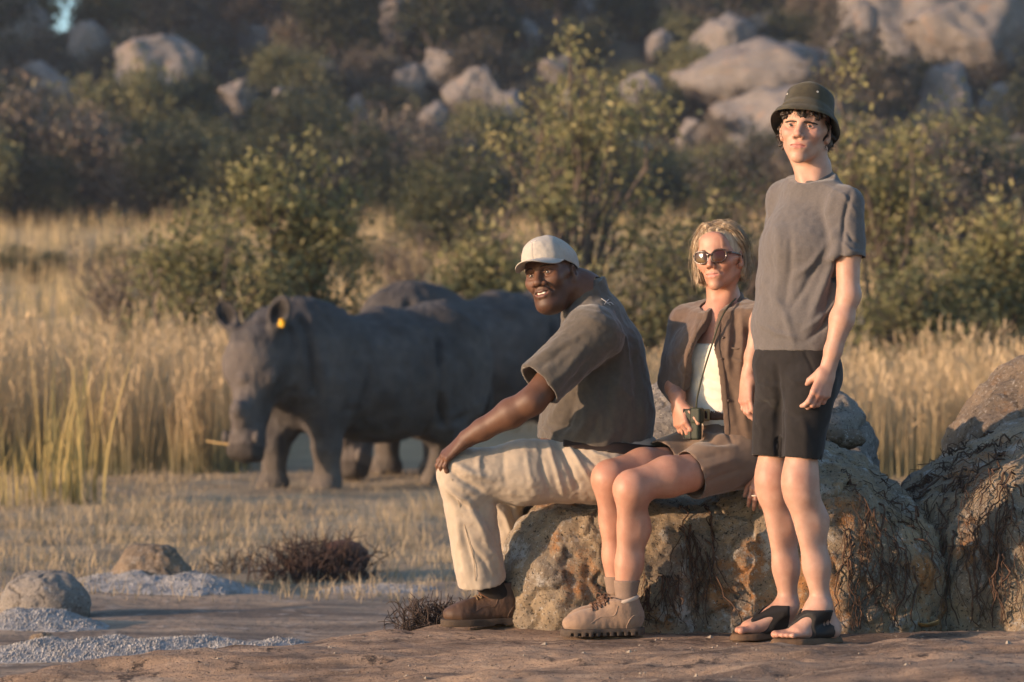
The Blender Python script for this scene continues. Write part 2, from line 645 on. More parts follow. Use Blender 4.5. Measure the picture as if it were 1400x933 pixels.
# ------------------------------------------------------------------ boulders
def rock_mat(name, c1, c2, lich, orange, ow=(.60, .66), lw=(.57, .66), black=(.03, .028, .026)):
    m = bpy.data.materials.new(name); m.use_nodes = True
    nt = m.node_tree; N, L = nt.nodes, nt.links; b = N["Principled BSDF"]
    b.inputs["Roughness"].default_value = 0.9; b.inputs["Specular IOR Level"].default_value = 0.2
    tc = N.new("ShaderNodeTexCoord")
    def nz(sc, det=12, ro=.72):
        t = N.new("ShaderNodeTexNoise"); t.inputs["Scale"].default_value = sc; t.inputs["Detail"].default_value = det; t.inputs["Roughness"].default_value = ro
        L.new(tc.outputs["Object"], t.inputs["Vector"]); return t.outputs["Fac"]
    def rng(f, a, c):
        r = N.new("ShaderNodeMapRange"); r.inputs[1].default_value = a; r.inputs[2].default_value = c; L.new(f, r.inputs[0]); return r.outputs[0]
    def mix(f, a, c):
        x = N.new("ShaderNodeMix"); x.data_type = 'RGBA'; L.new(f, x.inputs[0])
        for s_, i in ((a, 6), (c, 7)):
            if isinstance(s_, tuple): x.inputs[i].default_value = (*s_, 1)
            else: L.new(s_, x.inputs[i])
        return x.outputs[2]
    c = mix(rng(nz(4.0), .38, .62), c1, c2)
    c = mix(rng(nz(2.6), *ow), c, orange)
    c = mix(rng(nz(9), *lw), c, lich)
    c = mix(rng(nz(17, 6), .63, .70), c, black)
    c = mix(rng(nz(70, 4), .58, .66), c, (.42, .39, .34))
    c = mix(rng(nz(95, 4), .57, .64), c, (.04, .036, .03))
    L.new(c, b.inputs["Base Color"])
    bp = N.new("ShaderNodeBump"); bp.inputs["Distance"].default_value = .020; L.new(nz(30, 10, .72), bp.inputs["Height"])
    b2 = N.new("ShaderNodeBump"); b2.inputs["Distance"].default_value = .005; L.new(nz(130, 4), b2.inputs["Height"]); L.new(bp.outputs[0], b2.inputs["Normal"])
    L.new(b2.outputs[0], b.inputs["Normal"])
    return m


m_granite = rock_mat("granite_lichen", (.39, .295, .185), (.20, .172, .138), (.44, .41, .36), (.36, .18, .075), (.54, .61), (.56, .63))
m_pale = rock_mat("granite_pale", (.30, .265, .225), (.20, .18, .16), (.44, .42, .40), (.26, .16, .085), (.66, .72))
m_tan = rock_mat("granite_tan", (.25, .185, .125), (.16, .125, .092), (.36, .32, .27), (.23, .13, .065), (.60, .68))
m_far = rock_mat("granite_far", (.23, .20, .178), (.165, .15, .142), (.28, .265, .255), (.30, .18, .11), (.57, .68))

from mathutils.bvhtree import BVHTree
ROCKS = {}


def rough(V, N, a1=.035, s1=2.2, a2=.012, s2=9, a3=.004, s3=34, seed=0):
    n1 = fbm(V, s1, 3, seed); n2 = fbm(V, s2, 3, seed + 5); n3 = fbm(V, s3, 3, seed + 9)
    crack = -np.exp(-(np.abs(fbm(V + 3, s1 * 1.7, 3, seed + 20)) / .035) ** 2)
    return V + N * (a1 * n1 + a2 * n2 + a3 * n3 + a2 * 1.1 * crack)[:, None]


def boulder(name, F, m, label, seed, base, group=None, **kw):
    V, Q = F.mesh(3)
    V = rough(V, vnormals(V, Q), seed=seed, **kw)
    o = mobj(name, V, Q, m, None, base=base)
    tag(o, label, "boulder", group)
    ROCKS[o.name] = BVHTree.FromPolygons([Vector(v) for v in V], Q.tolist())
    return o


Rz = lambda a: np.array([[math.cos(a), -math.sin(a), 0], [math.sin(a), math.cos(a), 0], [0, 0, 1]])
F = Field((-.12, .02, -.14), (1.65, 1.45, .80), .0115)
F.box((.50, .74, .12), (.49, .42, .315), .15, 0, M=Rz(R(4)))
F.ell((.13, .62, .14), (.16, .34, .30), .08)
F.ell((.22, .45, .05), (.16, .15, .22), .10)
F.ell((.55, .42, .02), (.22, .14, .20), .10)
F.ell((.82, .75, .22), (.26, .42, .25), .12)
F.ell((1.10, .72, .16), (.40, .50, .45), .12)
F.ell((1.02, .66, .36), (.30, .38, .25), .10)
F.ell((1.36, .66, .10), (.22, .36, .34), .12)
F.cone((.70, .30, .46), (.64, .26, -.1), .035, .05, .06, 's')
F.cone((.30, .25, .40), (.36, .22, -.05), .02, .03, .05, 's')
boulder("seat_boulder", F, m_granite, "long orange-stained granite boulder the man and the woman sit on", 3, (.5, .6, 0), a1=.030, a2=.018, a3=.007)

F = Field((.40, .95, -.2), (1.55, 1.95, 1.0), .014)
F.ell((.68, 1.42, .40), (.25, .34, .47), .0)
F.ell((.95, 1.50, .30), (.35, .34, .46), .10)
F.ell((1.20, 1.40, .34), (.20, .30, .46), .10)
boulder("back_boulder", F, m_pale, "pale lichen-spotted grey boulder behind the seated woman", 9, (.95, 1.4, 0), a1=.04, a2=.02)
F = Field((1.05, .82, .55), (1.40, 1.15, .80), .008)
F.ell((1.20, .98, .645), (.085, .09, .045), 0); F.ell((1.26, .99, .635), (.06, .07, .035), .03)
boulder("wedge_stone", F, m_tan, "small tan stone lying on top of the long boulder behind the standing man", 12, (1.2, .98, .6), a1=.015, s1=8, a2=.006, s2=24)
F = Field((1.25, .10, -.72), (3.02, 1.85, .98), .0145)
F.ell((2.10, 1.00, .10), (.78, .70, .64), 0)
F.ell((1.66, .78, .12), (.32, .44, .40), .15)
F.ell((2.20, .78, .36), (.42, .42, .36), .12)
F.ell((1.95, .52, .02), (.35, .25, .30), .12)
boulder("root_boulder", F, m_granite, "big brown boulder draped with dead roots beside the long seat boulder", 17, (2, .8, 0), a1=.04, a2=.016)
F = Field((1.60, 1.25, -.1), (2.9, 2.4, 1.12), .015)
F.ell((2.22, 1.85, .45), (.50, .45, .50), 0); F.ell((1.95, 1.75, .30), (.25, .35, .42), .12)
boulder("round_boulder", F, m_tan, "rounded tan boulder standing behind the root-draped one", 23, (2.2, 1.8, 0), a1=.045, a2=.018)
# stones out on the left
c = P(62, 815, 3.9)
F = Field(c - .35, c + .35, .010)
F.ell(c + A(0, 0, -.02), (.205, .19, .135), 0); F.ell(c + A(.06, 0, -.05), (.15, .16, .11), .06); F.ell(c + A(-.10, .02, -.05), (.11, .14, .10), .06)
boulder("round_stone", F, m_pale, "rounded grey stone resting by the pale lichen crust", 31, (c[0], c[1], -.3), a1=.02, s1=4)
c = P(205, 780, 5.5)
F = Field(c - .5, c + .5, .012)
F.ell(c + A(0, 0, .01), (.165, .16, .13), 0); F.ell(c + A(-.02, 0, -.10), (.25, .22, .12), .10); F.ell(c + A(.09, 0, -.06), (.14, .16, .10), .08)
boulder("peaked_stone", F, m_tan, "peaked brown stone with a skirt of pale lichen crust", 35, (c[0], c[1], -.35), a1=.028, s1=4)
c = P(57, 874, 2.7)
F = Field(c - .12, c + .12, .005)
F.ell(c, (.056, .05, .026), 0)
boulder("flat_stone", F, m_tan, "small flat brown stone between two pale lichen patches", 38, (c[0], c[1], -.3), a1=.008, s1=12, a2=.003, s2=30)
c = P(448, 765, 6.3)
F = Field(c - .3, c + .3, .010)
F.ell(c + A(.09, .05, -.01), (.13, .12, .12), 0); F.ell(c + A(-.02, .05, -.06), (.12, .12, .08), .05)
boulder("red_stone", F, mat("red_stone", (.115, .055, .038), (.065, .038, .03), scale=9, rough=.9, bump=.01, bscale=40), "dark reddish stone beside the dead brush", 39, (c[0], c[1], -.35), a1=.03, s1=6)


# ------------------------------------------------------------------ pale lichen crust
def crust(cx, cy, ax_, by, rot, top, n, label, seed):
    rg = np.random.default_rng(seed)
    def hz(u, v):
        P3 = np.stack([u * ax_, v * by, 0 * u], 1)
        e = 1 - np.sqrt(u * u + v * v) + .25 * fbm(P3 + seed, 3.0, 3, seed)
        return top * np.clip(e * 1.6, -0.3, 1) ** 1.0 * (1 + .3 * fbm(P3, 7, 2, seed + 2)), e
    cs, sn = math.cos(rot), math.sin(rot)
    U, Vv = np.meshgrid(np.linspace(-1.35, 1.35, 90), np.linspace(-1.35, 1.35, 60), indexing='ij')
    h_, e = hz(U.ravel(), Vv.ravel())
    X = cx + U.ravel() * ax_ * cs - Vv.ravel() * by * sn; Y = cy + U.ravel() * ax_ * sn + Vv.ravel() * by * cs
    G = np.maximum(soil_z(X, Y), slab_z(X, Y))
    Z = G + np.where(e > 0, np.maximum(h_, 0) + .002, -.03)
    Vb = np.stack([X, Y, Z], 1)
    i, j = np.meshgrid(np.arange(89), np.arange(59), indexing='ij'); a = (i * 60 + j).ravel()
    Qb = np.stack([a, a + 60, a + 61, a + 1], 1)
    # thousands of little tufts
    n = int(n * 1.9); u = rg.uniform(-1.2, 1.2, n); v = rg.uniform(-1.2, 1.2, n)
    h_, e = hz(u, v); k = e > .02 + .1 * rg.random(n)
    u, v, h_ = u[k], v[k], np.maximum(h_[k], 0)
    X = cx + u * ax_ * cs - v * by * sn; Y = cy + u * ax_ * sn + v * by * cs
    Z = np.maximum(soil_z(X, Y), slab_z(X, Y)) + h_
    C = np.stack([X, Y, Z], 1); r_ = rg.uniform(.004, .0095, len(C))
    oc = np.array([(1, 0, 0), (0, 1, 0), (-1, 0, 0), (0, -1, 0), (0, 0, 1.1)])
    VV = (C[:, None, :] + oc[None] * r_[:, None, None] * rg.uniform(.6, 1.3, (len(C), 5, 1))).reshape(-1, 3)
    b = np.arange(len(C))[:, None] * 5
    T = np.concatenate([b + np.array([[0, 1, 4, 4]]), b + np.array([[1, 2, 4, 4]]), b + np.array([[2, 3, 4, 4]]), b + np.array([[3, 0, 4, 4]])])
    Vall = np.concatenate([Vb, VV])
    faces = [tuple(q) for q in Qb] + [tuple(q[:3]) for q in (T + len(Vb))]
    o = mobj("lichen_crust", Vall, faces, m_crust, None, smooth=False, base=(cx, cy, -.3))
    tag(o, label, "lichen", None, "stuff")


m_crust = mat("lichen_pale", (.36, .345, .33), (.21, .20, .19), scale=26, rough=.95, bump=.006, bscale=120)
def gx(px, py, z=-.3):
    s = (py - 466.5) / (CAMZ - z); Y = FPX / s + CAMY
    return (px - 700) / s, Y
x, y = gx(205, 893); crust(x, y, 1.08, .32, R(6), .045, 11000, "widest pale grey lichen crust spread over the lower rock", 2)
x, y = gx(58, 858); crust(x, y, .34, .28, R(3), .055, 3000, "pale grey lichen crust mound in front of the round stone", 4)
x, y = gx(225, 806); crust(x, y, .50, .42, R(-4), .075, 3500, "pale grey lichen crust skirting the peaked stone", 6)
x, y = gx(530, 801); crust(x, y, .30, .22, R(25), .012, 1200, "thin pale lichen streak beside the dead brush", 8)

# chips of stone scattered over the slab
rg = np.random.default_rng(3)
n = 420
X = rg.uniform(-1.0, 2.2, n); Y = rg.uniform(-1.5, .45, n); Z = np.maximum(slab_z(X, Y), soil_z(X, Y))
C = np.stack([X, Y, Z], 1); r_ = rg.uniform(.002, .0055, n) * (1 + 1.6 * (rg.random(n) < .08))
oc = np.array([(1, 0, 0), (0, 1, 0), (-1, 0, 0), (0, -1, 0), (0.1, 0, .8)])
VV = (C[:, None, :] + oc[None] * r_[:, None, None] * rg.uniform(.5, 1.5, (n, 5, 1))).reshape(-1, 3)
b = np.arange(n)[:, None] * 5
T = np.concatenate([b + np.array([[0, 1, 4]]), b + np.array([[1, 2, 4]]), b + np.array([[2, 3, 4]]), b + np.array([[3, 0, 4]])])
col = np.repeat(np.where(rg.random((n, 1)) < .6, A(.30, .25, .19), A(.14, .10, .075)), 5, 0)
o = mobj("stone_chips", VV, T, mat("stone_chip", None, rough=.9, attr=True), None, smooth=False, col=col, base=(0, 0, 0))
tag(o, "tiny pale stone chips scattered over the brown slab", "gravel", kind="stuff")
# ------------------------------------------------------------------ grass
def blades(base, hgt, wid, lean, nseg=3, seed=0, twist=True):
    """many tapering grass blades as one mesh: returns vertices, quads and the height parameter of each vertex"""
    rg = np.random.default_rng(seed)
    n = len(base)
    az = rg.uniform(0, 2 * math.pi, n); wa = rg.uniform(0, math.pi, n)
    d = np.stack([np.cos(az), np.sin(az), 0 * az], 1); w = np.stack([np.cos(wa), np.sin(wa), 0 * wa], 1)
    rows, par = [], []
    for k in range(nseg + 1):
        t = k / nseg
        c = base + d * (lean * t ** 1.8)[:, None] + A(0, 0, 1) * (hgt * (t - .12 * t * t * (lean / np.maximum(hgt, .01))))[:, None]
        ww = (wid * (1 - t) ** .7 * .5 + .0006)[:, None]
        rows.append(c - w * ww); rows.append(c + w * ww); par += [t, t]
    V = np.stack(rows, 1).reshape(-1, 3)
    m = 2 * (nseg + 1)
    b = np.arange(n)[:, None] * m
    Q = np.concatenate([b + np.array([[2 * k, 2 * k + 1, 2 * k + 3, 2 * k + 2]]) for k in range(nseg)])
    return V, Q, np.tile(np.array(par), n), np.repeat(np.arange(n), m)


def grass_patch(name, label, n_tuft, per, xy, hgt, wid, cols, seed, spread=.07, lean=.4, nseg=3, plume=0):
    rg = np.random.default_rng(seed)
    X, Y = xy(rg, n_tuft)
    T = len(X)
    hs = rg.uniform(.65, 1.15, T) * (1 + .25 * fbm(np.stack([X, Y, 0 * X], 1), .45, 3, seed))
    idx = np.repeat(np.arange(T), per)
    bx = X[idx] + rg.normal(0, spread, len(idx)); by = Y[idx] + rg.normal(0, spread, len(idx))
    base = np.stack([bx, by, soil_z(bx, by) - .01], 1)
    h = hgt * hs[idx] * rg.uniform(.55, 1.1, len(idx))
    V, Q, t, who = blades(base, h, wid * rg.uniform(.6, 1.4, len(idx)), lean * h * rg.uniform(.1, 1, len(idx)), nseg, seed)
    tone = (rg.random(T)[idx])[who]
    lo, hi, alt = (A(*c) for c in cols)
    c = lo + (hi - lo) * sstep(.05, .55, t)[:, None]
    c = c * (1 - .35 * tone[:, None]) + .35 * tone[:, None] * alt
    c = c * rg.uniform(.75, 1.2, len(idx))[who][:, None]
    if plume:
        # feathery seed heads near the tips
        k = rg.choice(len(idx), min(plume, len(idx)), replace=False)
        m = 2 * (nseg + 1)
        tip = V.reshape(-1, m, 3)[k][:, -1]; prev = V.reshape(-1, m, 3)[k][:, -3]
        ax_ = tip - prev; ax_ /= np.linalg.norm(ax_, axis=1)[:, None] + 1e-9
        vs, ps = [], []
        for j in range(7):
            o = tip - ax_ * (.02 + .05 * j * h[k].mean() / 1.4)[..., None] if False else tip - ax_ * (.015 + .035 * j)
            e = o + ax_ * .09 + rg.normal(0, .022, o.shape)
            side = rg.normal(0, .005, o.shape)
            vs.append(np.stack([o - side * .4, o + side * .4, e + side, e - side], 1))
        PV = np.concatenate(vs).reshape(-1, 3)
        PQ = np.arange(len(PV)).reshape(-1, 4) + len(V)
        V = np.concatenate([V, PV]); Q = np.concatenate([Q, PQ])
        c = np.concatenate([c, np.tile(alt, (len(PV), 1)) * rg.uniform(.8, 1.25, (len(PV), 1))])
    o = mobj(name, V, Q, m_grass, None, smooth=False, col=c, base=(0, 0, 0))
    tag(o, label, "grass", kind="stuff")
    return o


m_grass = mat("dry_grass", None, rough=.75, attr=True, spec=.25, trans=.25)


def by_px(px0, px1, y0, y1, skip=None):
    def f(rg, n):
        Y = y0 + (y1 - y0) * rg.random(n)
        X = (px0 + (px1 - px0) * rg.random(n) - 700) / (FPX / (Y - CAMY))
        if skip is not None:
            k = ~skip(X, Y); X, Y = X[k], Y[k]
        return X, Y
    return f


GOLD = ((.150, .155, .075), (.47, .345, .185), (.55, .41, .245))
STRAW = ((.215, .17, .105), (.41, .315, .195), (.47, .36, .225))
rhino_spot = lambda X, Y: ((np.abs(X + 1.2) < 1.9) & (np.abs(Y - 16.3) < 1.6)) | ((np.abs(X - .2) < 1.6) & (np.abs(Y - 19.2) < 1.5))
feet_spot = lambda X, Y: (X > -2.9) & (X < .4) & (Y > 13.2) & (Y < 17.5)      # grazed bare where the animals stand
feet_thin = lambda X, Y: feet_spot(X, Y) & (np.sin(X * 91.7 + Y * 57.3) > -.5)
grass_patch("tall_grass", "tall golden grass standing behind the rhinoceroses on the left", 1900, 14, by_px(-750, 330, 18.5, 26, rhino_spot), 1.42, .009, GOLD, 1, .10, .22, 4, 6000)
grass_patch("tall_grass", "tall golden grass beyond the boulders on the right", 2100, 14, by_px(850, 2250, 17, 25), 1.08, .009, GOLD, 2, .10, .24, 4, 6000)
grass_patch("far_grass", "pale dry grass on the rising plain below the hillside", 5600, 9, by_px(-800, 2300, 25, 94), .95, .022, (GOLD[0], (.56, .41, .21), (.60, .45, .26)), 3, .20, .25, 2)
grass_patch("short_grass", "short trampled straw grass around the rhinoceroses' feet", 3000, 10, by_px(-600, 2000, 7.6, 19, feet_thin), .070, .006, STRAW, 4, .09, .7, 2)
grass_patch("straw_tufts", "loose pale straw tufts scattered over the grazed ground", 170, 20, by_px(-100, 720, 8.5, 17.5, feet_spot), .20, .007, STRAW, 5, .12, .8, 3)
grass_patch("sparse_grass", "thin low grass at the edge of the bare rock", 900, 9, by_px(-100, 1500, 4.8, 9), .10, .005, STRAW, 6, .08, .8, 2)


def tuft(label, px, py_base, Y, hgt, n, wid, cols, spread, seed, lean=.22):
    rg = np.random.default_rng(seed)
    x = (px - 700) / (FPX / (Y - CAMY)); z = float(soil_z(np.array([x]), np.array([Y]))[0])
    base = np.stack([x + rg.normal(0, spread, n), Y + rg.normal(0, spread, n), np.full(n, z - .02)], 1)
    h = hgt * rg.uniform(.35, 1.05, n)
    V, Q, t, who = blades(base, h, wid * rg.uniform(.6, 1.3, n), lean * h * rg.uniform(.1, 1, n), 6, seed)
    lo, hi, alt = (A(*c) for c in cols)
    c = (lo + (hi - lo) * sstep(0, .35, t)[:, None]) * rg.uniform(.75, 1.2, n)[who][:, None]
    o = mobj("grass_tuft", V, Q, m_grass, None, smooth=False, col=c, base=(x, Y, z))
    tag(o, label, "grass tuft")
    return o


YEL = ((.20, .17, .06), (.50, .38, .15), (.5, .38, .16))
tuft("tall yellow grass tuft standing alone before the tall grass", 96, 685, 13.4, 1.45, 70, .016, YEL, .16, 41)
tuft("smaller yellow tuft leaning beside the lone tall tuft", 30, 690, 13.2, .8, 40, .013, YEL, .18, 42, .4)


# ------------------------------------------------------------------ bushes and trees
def make_bush(seed, H, W, nstem, leaf, nleaf, palette, dens=1.0, lean=0.0, base_clear=.15, twig=.5, upright=.6, clump=.22):
    """branching stems and a crown of leaf-sized faces, origin at the foot. Returns (wood V,Q), (leaf V,Q,colour)"""
    rg = np.random.default_rng(seed)
    segs, tips = [], []
    def grow(p, d, L, r, lvl):
        n = 4
        pts = [p]
        for k in range(n):
            d = unit(d + rg.normal(0, .16, 3) + A(0, 0, .05 * upright))
            pts.append(pts[-1] + d * L / n)
        segs.append((pts, r, r * .55))
        if lvl >= 3 or L < .12 * H:
            tips.append((pts[-1], d)); tips.append((pts[-2], d)); return
        for _ in range(int(rg.integers(2, 4))):
            k = int(rg.integers(2, n + 1))
            nd = unit(d + rg.normal(0, .55, 3) * A(W / H + .3, W / H + .3, .5) + A(0, 0, .18 * upright))
            grow(pts[k], nd, L * rg.uniform(.55, .82), r * .58, lvl + 1)
        tips.append((pts[-1], d))
    for i in range(nstem):
        a = 2 * math.pi * i / nstem + rg.normal(0, .4); sp = W / H * rg.uniform(.25, .75)
        grow(A(rg.normal(0, .06 * W), rg.normal(0, .06 * W), 0), unit(A(math.cos(a) * sp + lean, math.sin(a) * sp, 1)), H * rg.uniform(.38, .5), .018 * H * rg.uniform(.6, 1.1), 0)
    # fit to height and width
    T = np.array([t[0] for t in tips]); kz = H * .93 / max(T[:, 2].max(), .1); kr = W * .47 / max(np.abs(T[:, :2]).max(), .1); kr = min(kr, 1.8)
    S = A(kr, kr, kz)
    ws = [tube(np.array(p) * S, np.linspace(r0, r1, len(p)), 5) for p, r0, r1 in segs]
    WV, WQ = join(*ws)
    T = T * S
    T = T[T[:, 2] > base_clear * H]
    k = rg.integers(0, len(T), nleaf)
    off = rg.normal(0, clump, (nleaf, 3)) * A(1, 1, .8) * rg.uniform(.3, 1.3, (nleaf, 1))
    C = T[k] + off
    C = C[C[:, 2] > .02 * H]
    n = len(C)
    u = rg.normal(0, 1, (n, 3)); u /= np.linalg.norm(u, axis=1)[:, None]
    v = rg.normal(0, 1, (n, 3)) + A(0, 0, .3); v -= u * (u * v).sum(1)[:, None]; v /= np.linalg.norm(v, axis=1)[:, None]
    s = leaf * rg.uniform(.6, 1.3, (n, 1))
    LV = np.stack([C - u * s, C - v * s * .42 + u * s * .1, C + u * s, C + v * s * .42 + u * s * .1], 1).reshape(-1, 3)
    LQ = np.arange(4 * n).reshape(-1, 4)
    pal = np.array(palette)
    tone = pal[rg.integers(0, len(pal), len(T))][k[:n] if len(k) >= n else 0]
    own = pal[rg.integers(0, len(pal), n)]
    c = (.6 * tone + .4 * own) * rg.uniform(.7, 1.25, (n, 1))
    return (WV, WQ), (LV, LQ, np.repeat(c, 4, 0))


m_wood = mat("bark", (.13, .10, .08), (.085, .066, .055), scale=12, rough=.9, bump=.004, bscale=60)
m_leaf = mat("leaves", None, rough=.6, attr=True, spec=.3, trans=.28)
OLIVE = [(.14, .14, .060), (.19, .18, .075), (.10, .108, .050), (.26, .225, .095)]
YELLOW = [(.26, .235, .095), (.20, .19, .082), (.33, .28, .125), (.15, .155, .072)]
DARK = [(.042, .050, .022), (.058, .062, .027), (.034, .044, .020), (.075, .070, .032)]
DRY = [(.18, .135, .10), (.23, .17, .12), (.145, .115, .09), (.19, .165, .10)]
BUSHES = {}


def bush(name, key, loc, sc, rot, label, cat="bush", group=None, args=None):
    if key not in BUSHES:
        (WV, WQ), (LV, LQ, c) = make_bush(*args[0], **args[1])
        w = make_mesh(key + "_wood", WV, WQ); w.materials.append(m_wood)
        l = make_mesh(key + "_leaves", LV, LQ, False, c); l.materials.append(m_leaf)
        BUSHES[key] = (w, l)
    w, l = BUSHES[key]
    t = thing(name, loc, label, cat, group)
    t.rotation_euler = (0, 0, rot); t.scale = (sc,) * 3 if not hasattr(sc, '__len__') else sc
    put("trunk", w, None, t); put("crown", l, None, t)
    return t


def stand(name, key, px, Y, label, args, sc=1.0, rot=0.0, cat="bush", group=None, sink=.03):
    x = (px - 700) / (FPX / (Y - CAMY)); z = float(soil_z(np.array([x]), np.array([float(Y)]))[0])
    return bush(name, key, (x, Y, z - sink), sc, rot, label, cat, group, args)


stand("leafy_bush", "b_left", 265, 27.0, "broad olive bush rising behind the golden grass, left of the rhinoceros head", ((3, 3.0, 2.9, 8, .050, 5600, OLIVE), dict(clump=.20)))
stand("leafy_bush", "b_left2", 405, 28.5, "taller yellow-green bush beside the broad olive one above the rhinoceros", ((5, 3.6, 2.2, 6, .058, 5200, OLIVE + YELLOW[:2]), dict(clump=.19, base_clear=.25)))
stand("small_tree", "b_mid", 800, 30.0, "tall loose yellow-leaved tree rising between the seated man and the woman", ((8, 5.2, 3.8, 7, .054, 4600, YELLOW), dict(clump=.20, base_clear=.30, upright=.8)), cat="tree")
stand("leafy_bush", "b_mid2", 655, 28.0, "low yellow-green bush behind the seated man's cap", ((11, 2.6, 2.4, 8, .055, 5200, YELLOW + OLIVE), dict(clump=.20)))
stand("leafy_bush", "b_mid3", 890, 26.5, "dense olive bush right behind the seated woman's head", ((12, 2.5, 3.0, 9, .050, 5400, OLIVE + DRY[:1]), dict(clump=.22)))
stand("small_tree", "b_right", 1215, 29.5, "tall yellow-tipped tree behind the standing man's shoulder", ((14, 4.8, 3.2, 7, .054, 4300, YELLOW + OLIVE[:2]), dict(clump=.20, base_clear=.28, upright=.8)), cat="tree")
stand("leafy_bush", "b_right2", 1245, 26.0, "dense dark olive bush behind the right-hand golden grass", ((15, 2.5, 2.9, 9, .050, 5800, OLIVE + DARK[:2]), dict(clump=.22)))
stand("dry_bush", "b_dry1", 1000, 29.0, "grey-brown leafless bush between the woman and the standing man", ((17, 3.0, 2.8, 10, .035, 1600, DRY), dict(clump=.22)))
stand("dry_bush", "b_dry2", 1350, 30.0, "brown half-bare bush beside the dense dark olive bush", ((18, 3.6, 3.0, 10, .040, 2600, DRY), dict(clump=.24)))
stand("dry_bush", "b_dry3", 720, 33.0, "brown twiggy bush under the tall loose tree", ((19, 3.0, 3.0, 10, .040, 2200, DRY), dict(clump=.24)))
stand("leafy_bush", "b_mid2", 1375, 27.5, "yellow-green bush at the edge of the right-hand golden grass", None, 1.15, 2.4)
stand("leafy_bush", "b_mid3", 985, 31.0, "taller olive bush rising between the woman and the standing man", None, 1.25, 1.2)
stand("dry_bush", "b_dry2", 560, 36.0, "brown half-bare bush above the rhinoceros's back", None, .62, .6)
stand("dry_bush", "b_dry3", 175, 34.0, "pale twiggy bush behind the broad olive bush", None, .8, 1.9)
stand("leafy_bush", "b_left", 5, 23.5, "small green bush at the end of the tall golden grass", None, .42, 2.2)
stand("round_bush", "b_round", 608, 62.0, "round dark green bush alone on the pale plain", ((21, 3.2, 4.6, 12, .075, 8000, DARK + OLIVE[:1]), dict(clump=.34, base_clear=.05)))
stand("round_bush", "b_round", 480, 52.0, "small dark bush on the pale plain above the rhinoceros's neck", None, .45, 1.0)
stand("round_bush", "b_round", 40, 55.0, "low grey-green bush on the pale plain in front of the hillside", None, (.55, .55, .30), 2.0)
stand("round_bush", "b_round", 165, 57.0, "wider low bush beside the grey-green one on the plain", None, (.5, .5, .28), 3.0)

# hillside boulders: a few shapes, each boulder its own thing
protos = []
for i in range(5):
    r_ = np.random.default_rng(200 + i)
    F = Field((-1.6, -1.6, -1.0), (1.6, 1.6, 1.9), .07)
    F.ell((0, 0, .2), (r_.uniform(.75, 1.0), .85, r_.uniform(.7, 1.1)), 0)
    for _ in range(3):
        F.ell((r_.uniform(-.5, .5), r_.uniform(-.4, .4), r_.uniform(0, .6)), r_.uniform(.4, .75, 3), .15)
    for _ in range(16):
        d = unit(r_.normal(0, 1, 3) * A(1, 1, .8)); F.plane(d * r_.uniform(.50, .80) + A(0, 0, .2), d, .03)
    V, Q = F.mesh(2)
    V = rough(V, vnormals(V, Q), .06, 1.2, .05, 3.5, .02, 11, seed=60 + i)
    V = V / np.abs(V[:, 0]).max()
    me = make_mesh("hill_rock", V, Q); me.materials.append(m_far)
    protos.append(me)


def hill_rock(px, py, wpx, hpx, Y, i, label="grey boulder among the trees on the hillside", rot=0.0, group="boulders among the hillside trees"):
    """centre of the boulder as it stands on the slope at depth Y"""
    s = FPX / (Y - CAMY); c = P(px, py, Y)
    o = put("hillside_boulder", protos[i % 5], None)
    w = wpx / s / 2 * 1.15; h = hpx / s / 2 * 1.2
    o.location = c - A(0, 0, h * .30)
    o.scale = (w, w * .9, h * 1.15); o.rotation_euler = (rot * .5, rot * .7, rot * 3)
    tag(o, label, "boulder", group)
    return o


def slope_y(px, py):
    """depth at which the hillside lies on this line of sight"""
    Ys = np.linspace(60, 320, 700); s = FPX / (Ys - CAMY)
    x = (px - 700) / s; z = CAMZ + (466.5 - py) / s
    g = soil_z(x, Ys) > z
    return float(Ys[np.argmax(g)]) if g.any() else 250.0


HR = [(325, 132, 45, 45), (350, 62, 50, 45), (485, 165, 45, 50), (28, 175, 50, 50), (560, 110, 40, 36), (760, 95, 45, 40), (880, 130, 55, 50), (55, 135, 110, 70), (215, 108, 105, 80), (262, 38, 70, 50), (381, 148, 40, 75), (285, 15, 60, 40), (430, 105, 60, 40), 
      (545, 35, 60, 50), (590, 168, 50, 50), (650, 140, 75, 85), (690, 158, 45, 60), (720, 60, 60, 50), (820, 12, 60, 40), (985, 62, 90, 75), (1040, 40, 50, 50), (1040, 110, 180, 85), (1145, 110, 75, 90),
      (1230, 45, 150, 170), (1180, 60, 80, 120), (1330, 60, 160, 150), (1285, 150, 70, 110), (1305, 135, 40, 55), (1060, 190, 170, 90), (900, 60, 40, 35), (950, 185, 60, 45), (1390, 215, 70, 45), (1360, 150, 60, 60),
      (118, 62, 50, 44), (0, 30, 110, 70), (180, 20, 60, 40), (610, 95, 60, 45), (780, 150, 40, 40), (865, 210, 45, 30), (1395, 60, 80, 120)]
BOXES = []
rg = np.random.default_rng(78)
for i, (px, py, w, h) in enumerate(HR):
    Y = slope_y(px, py + h * .35)
    BOXES.append((px, py, w, h, min(Y, 235)))
    big = w > 140
    shape = "tall upright" if h > 1.15 * w else ("long low" if w > 1.45 * h else "blocky")
    size = "small" if w < 50 else ("large" if w > 74 else "mid-sized")
    zone = "low on the hillside" if py > 150 else ("halfway up the hillside" if py > 80 else "near the top of the hillside")
    lab = "%s %s grey boulder %s" % (size, shape, zone)
    if big: lab = "huge %s grey rock face %s behind the standing man" % (shape, zone)
    hill_rock(px, py, w * 1.1, h * 1.1, min(Y, 225) - 1.5, i, lab, rg.uniform(-.5, .5), lab.replace("boulder", "boulders").replace("face", "faces"))

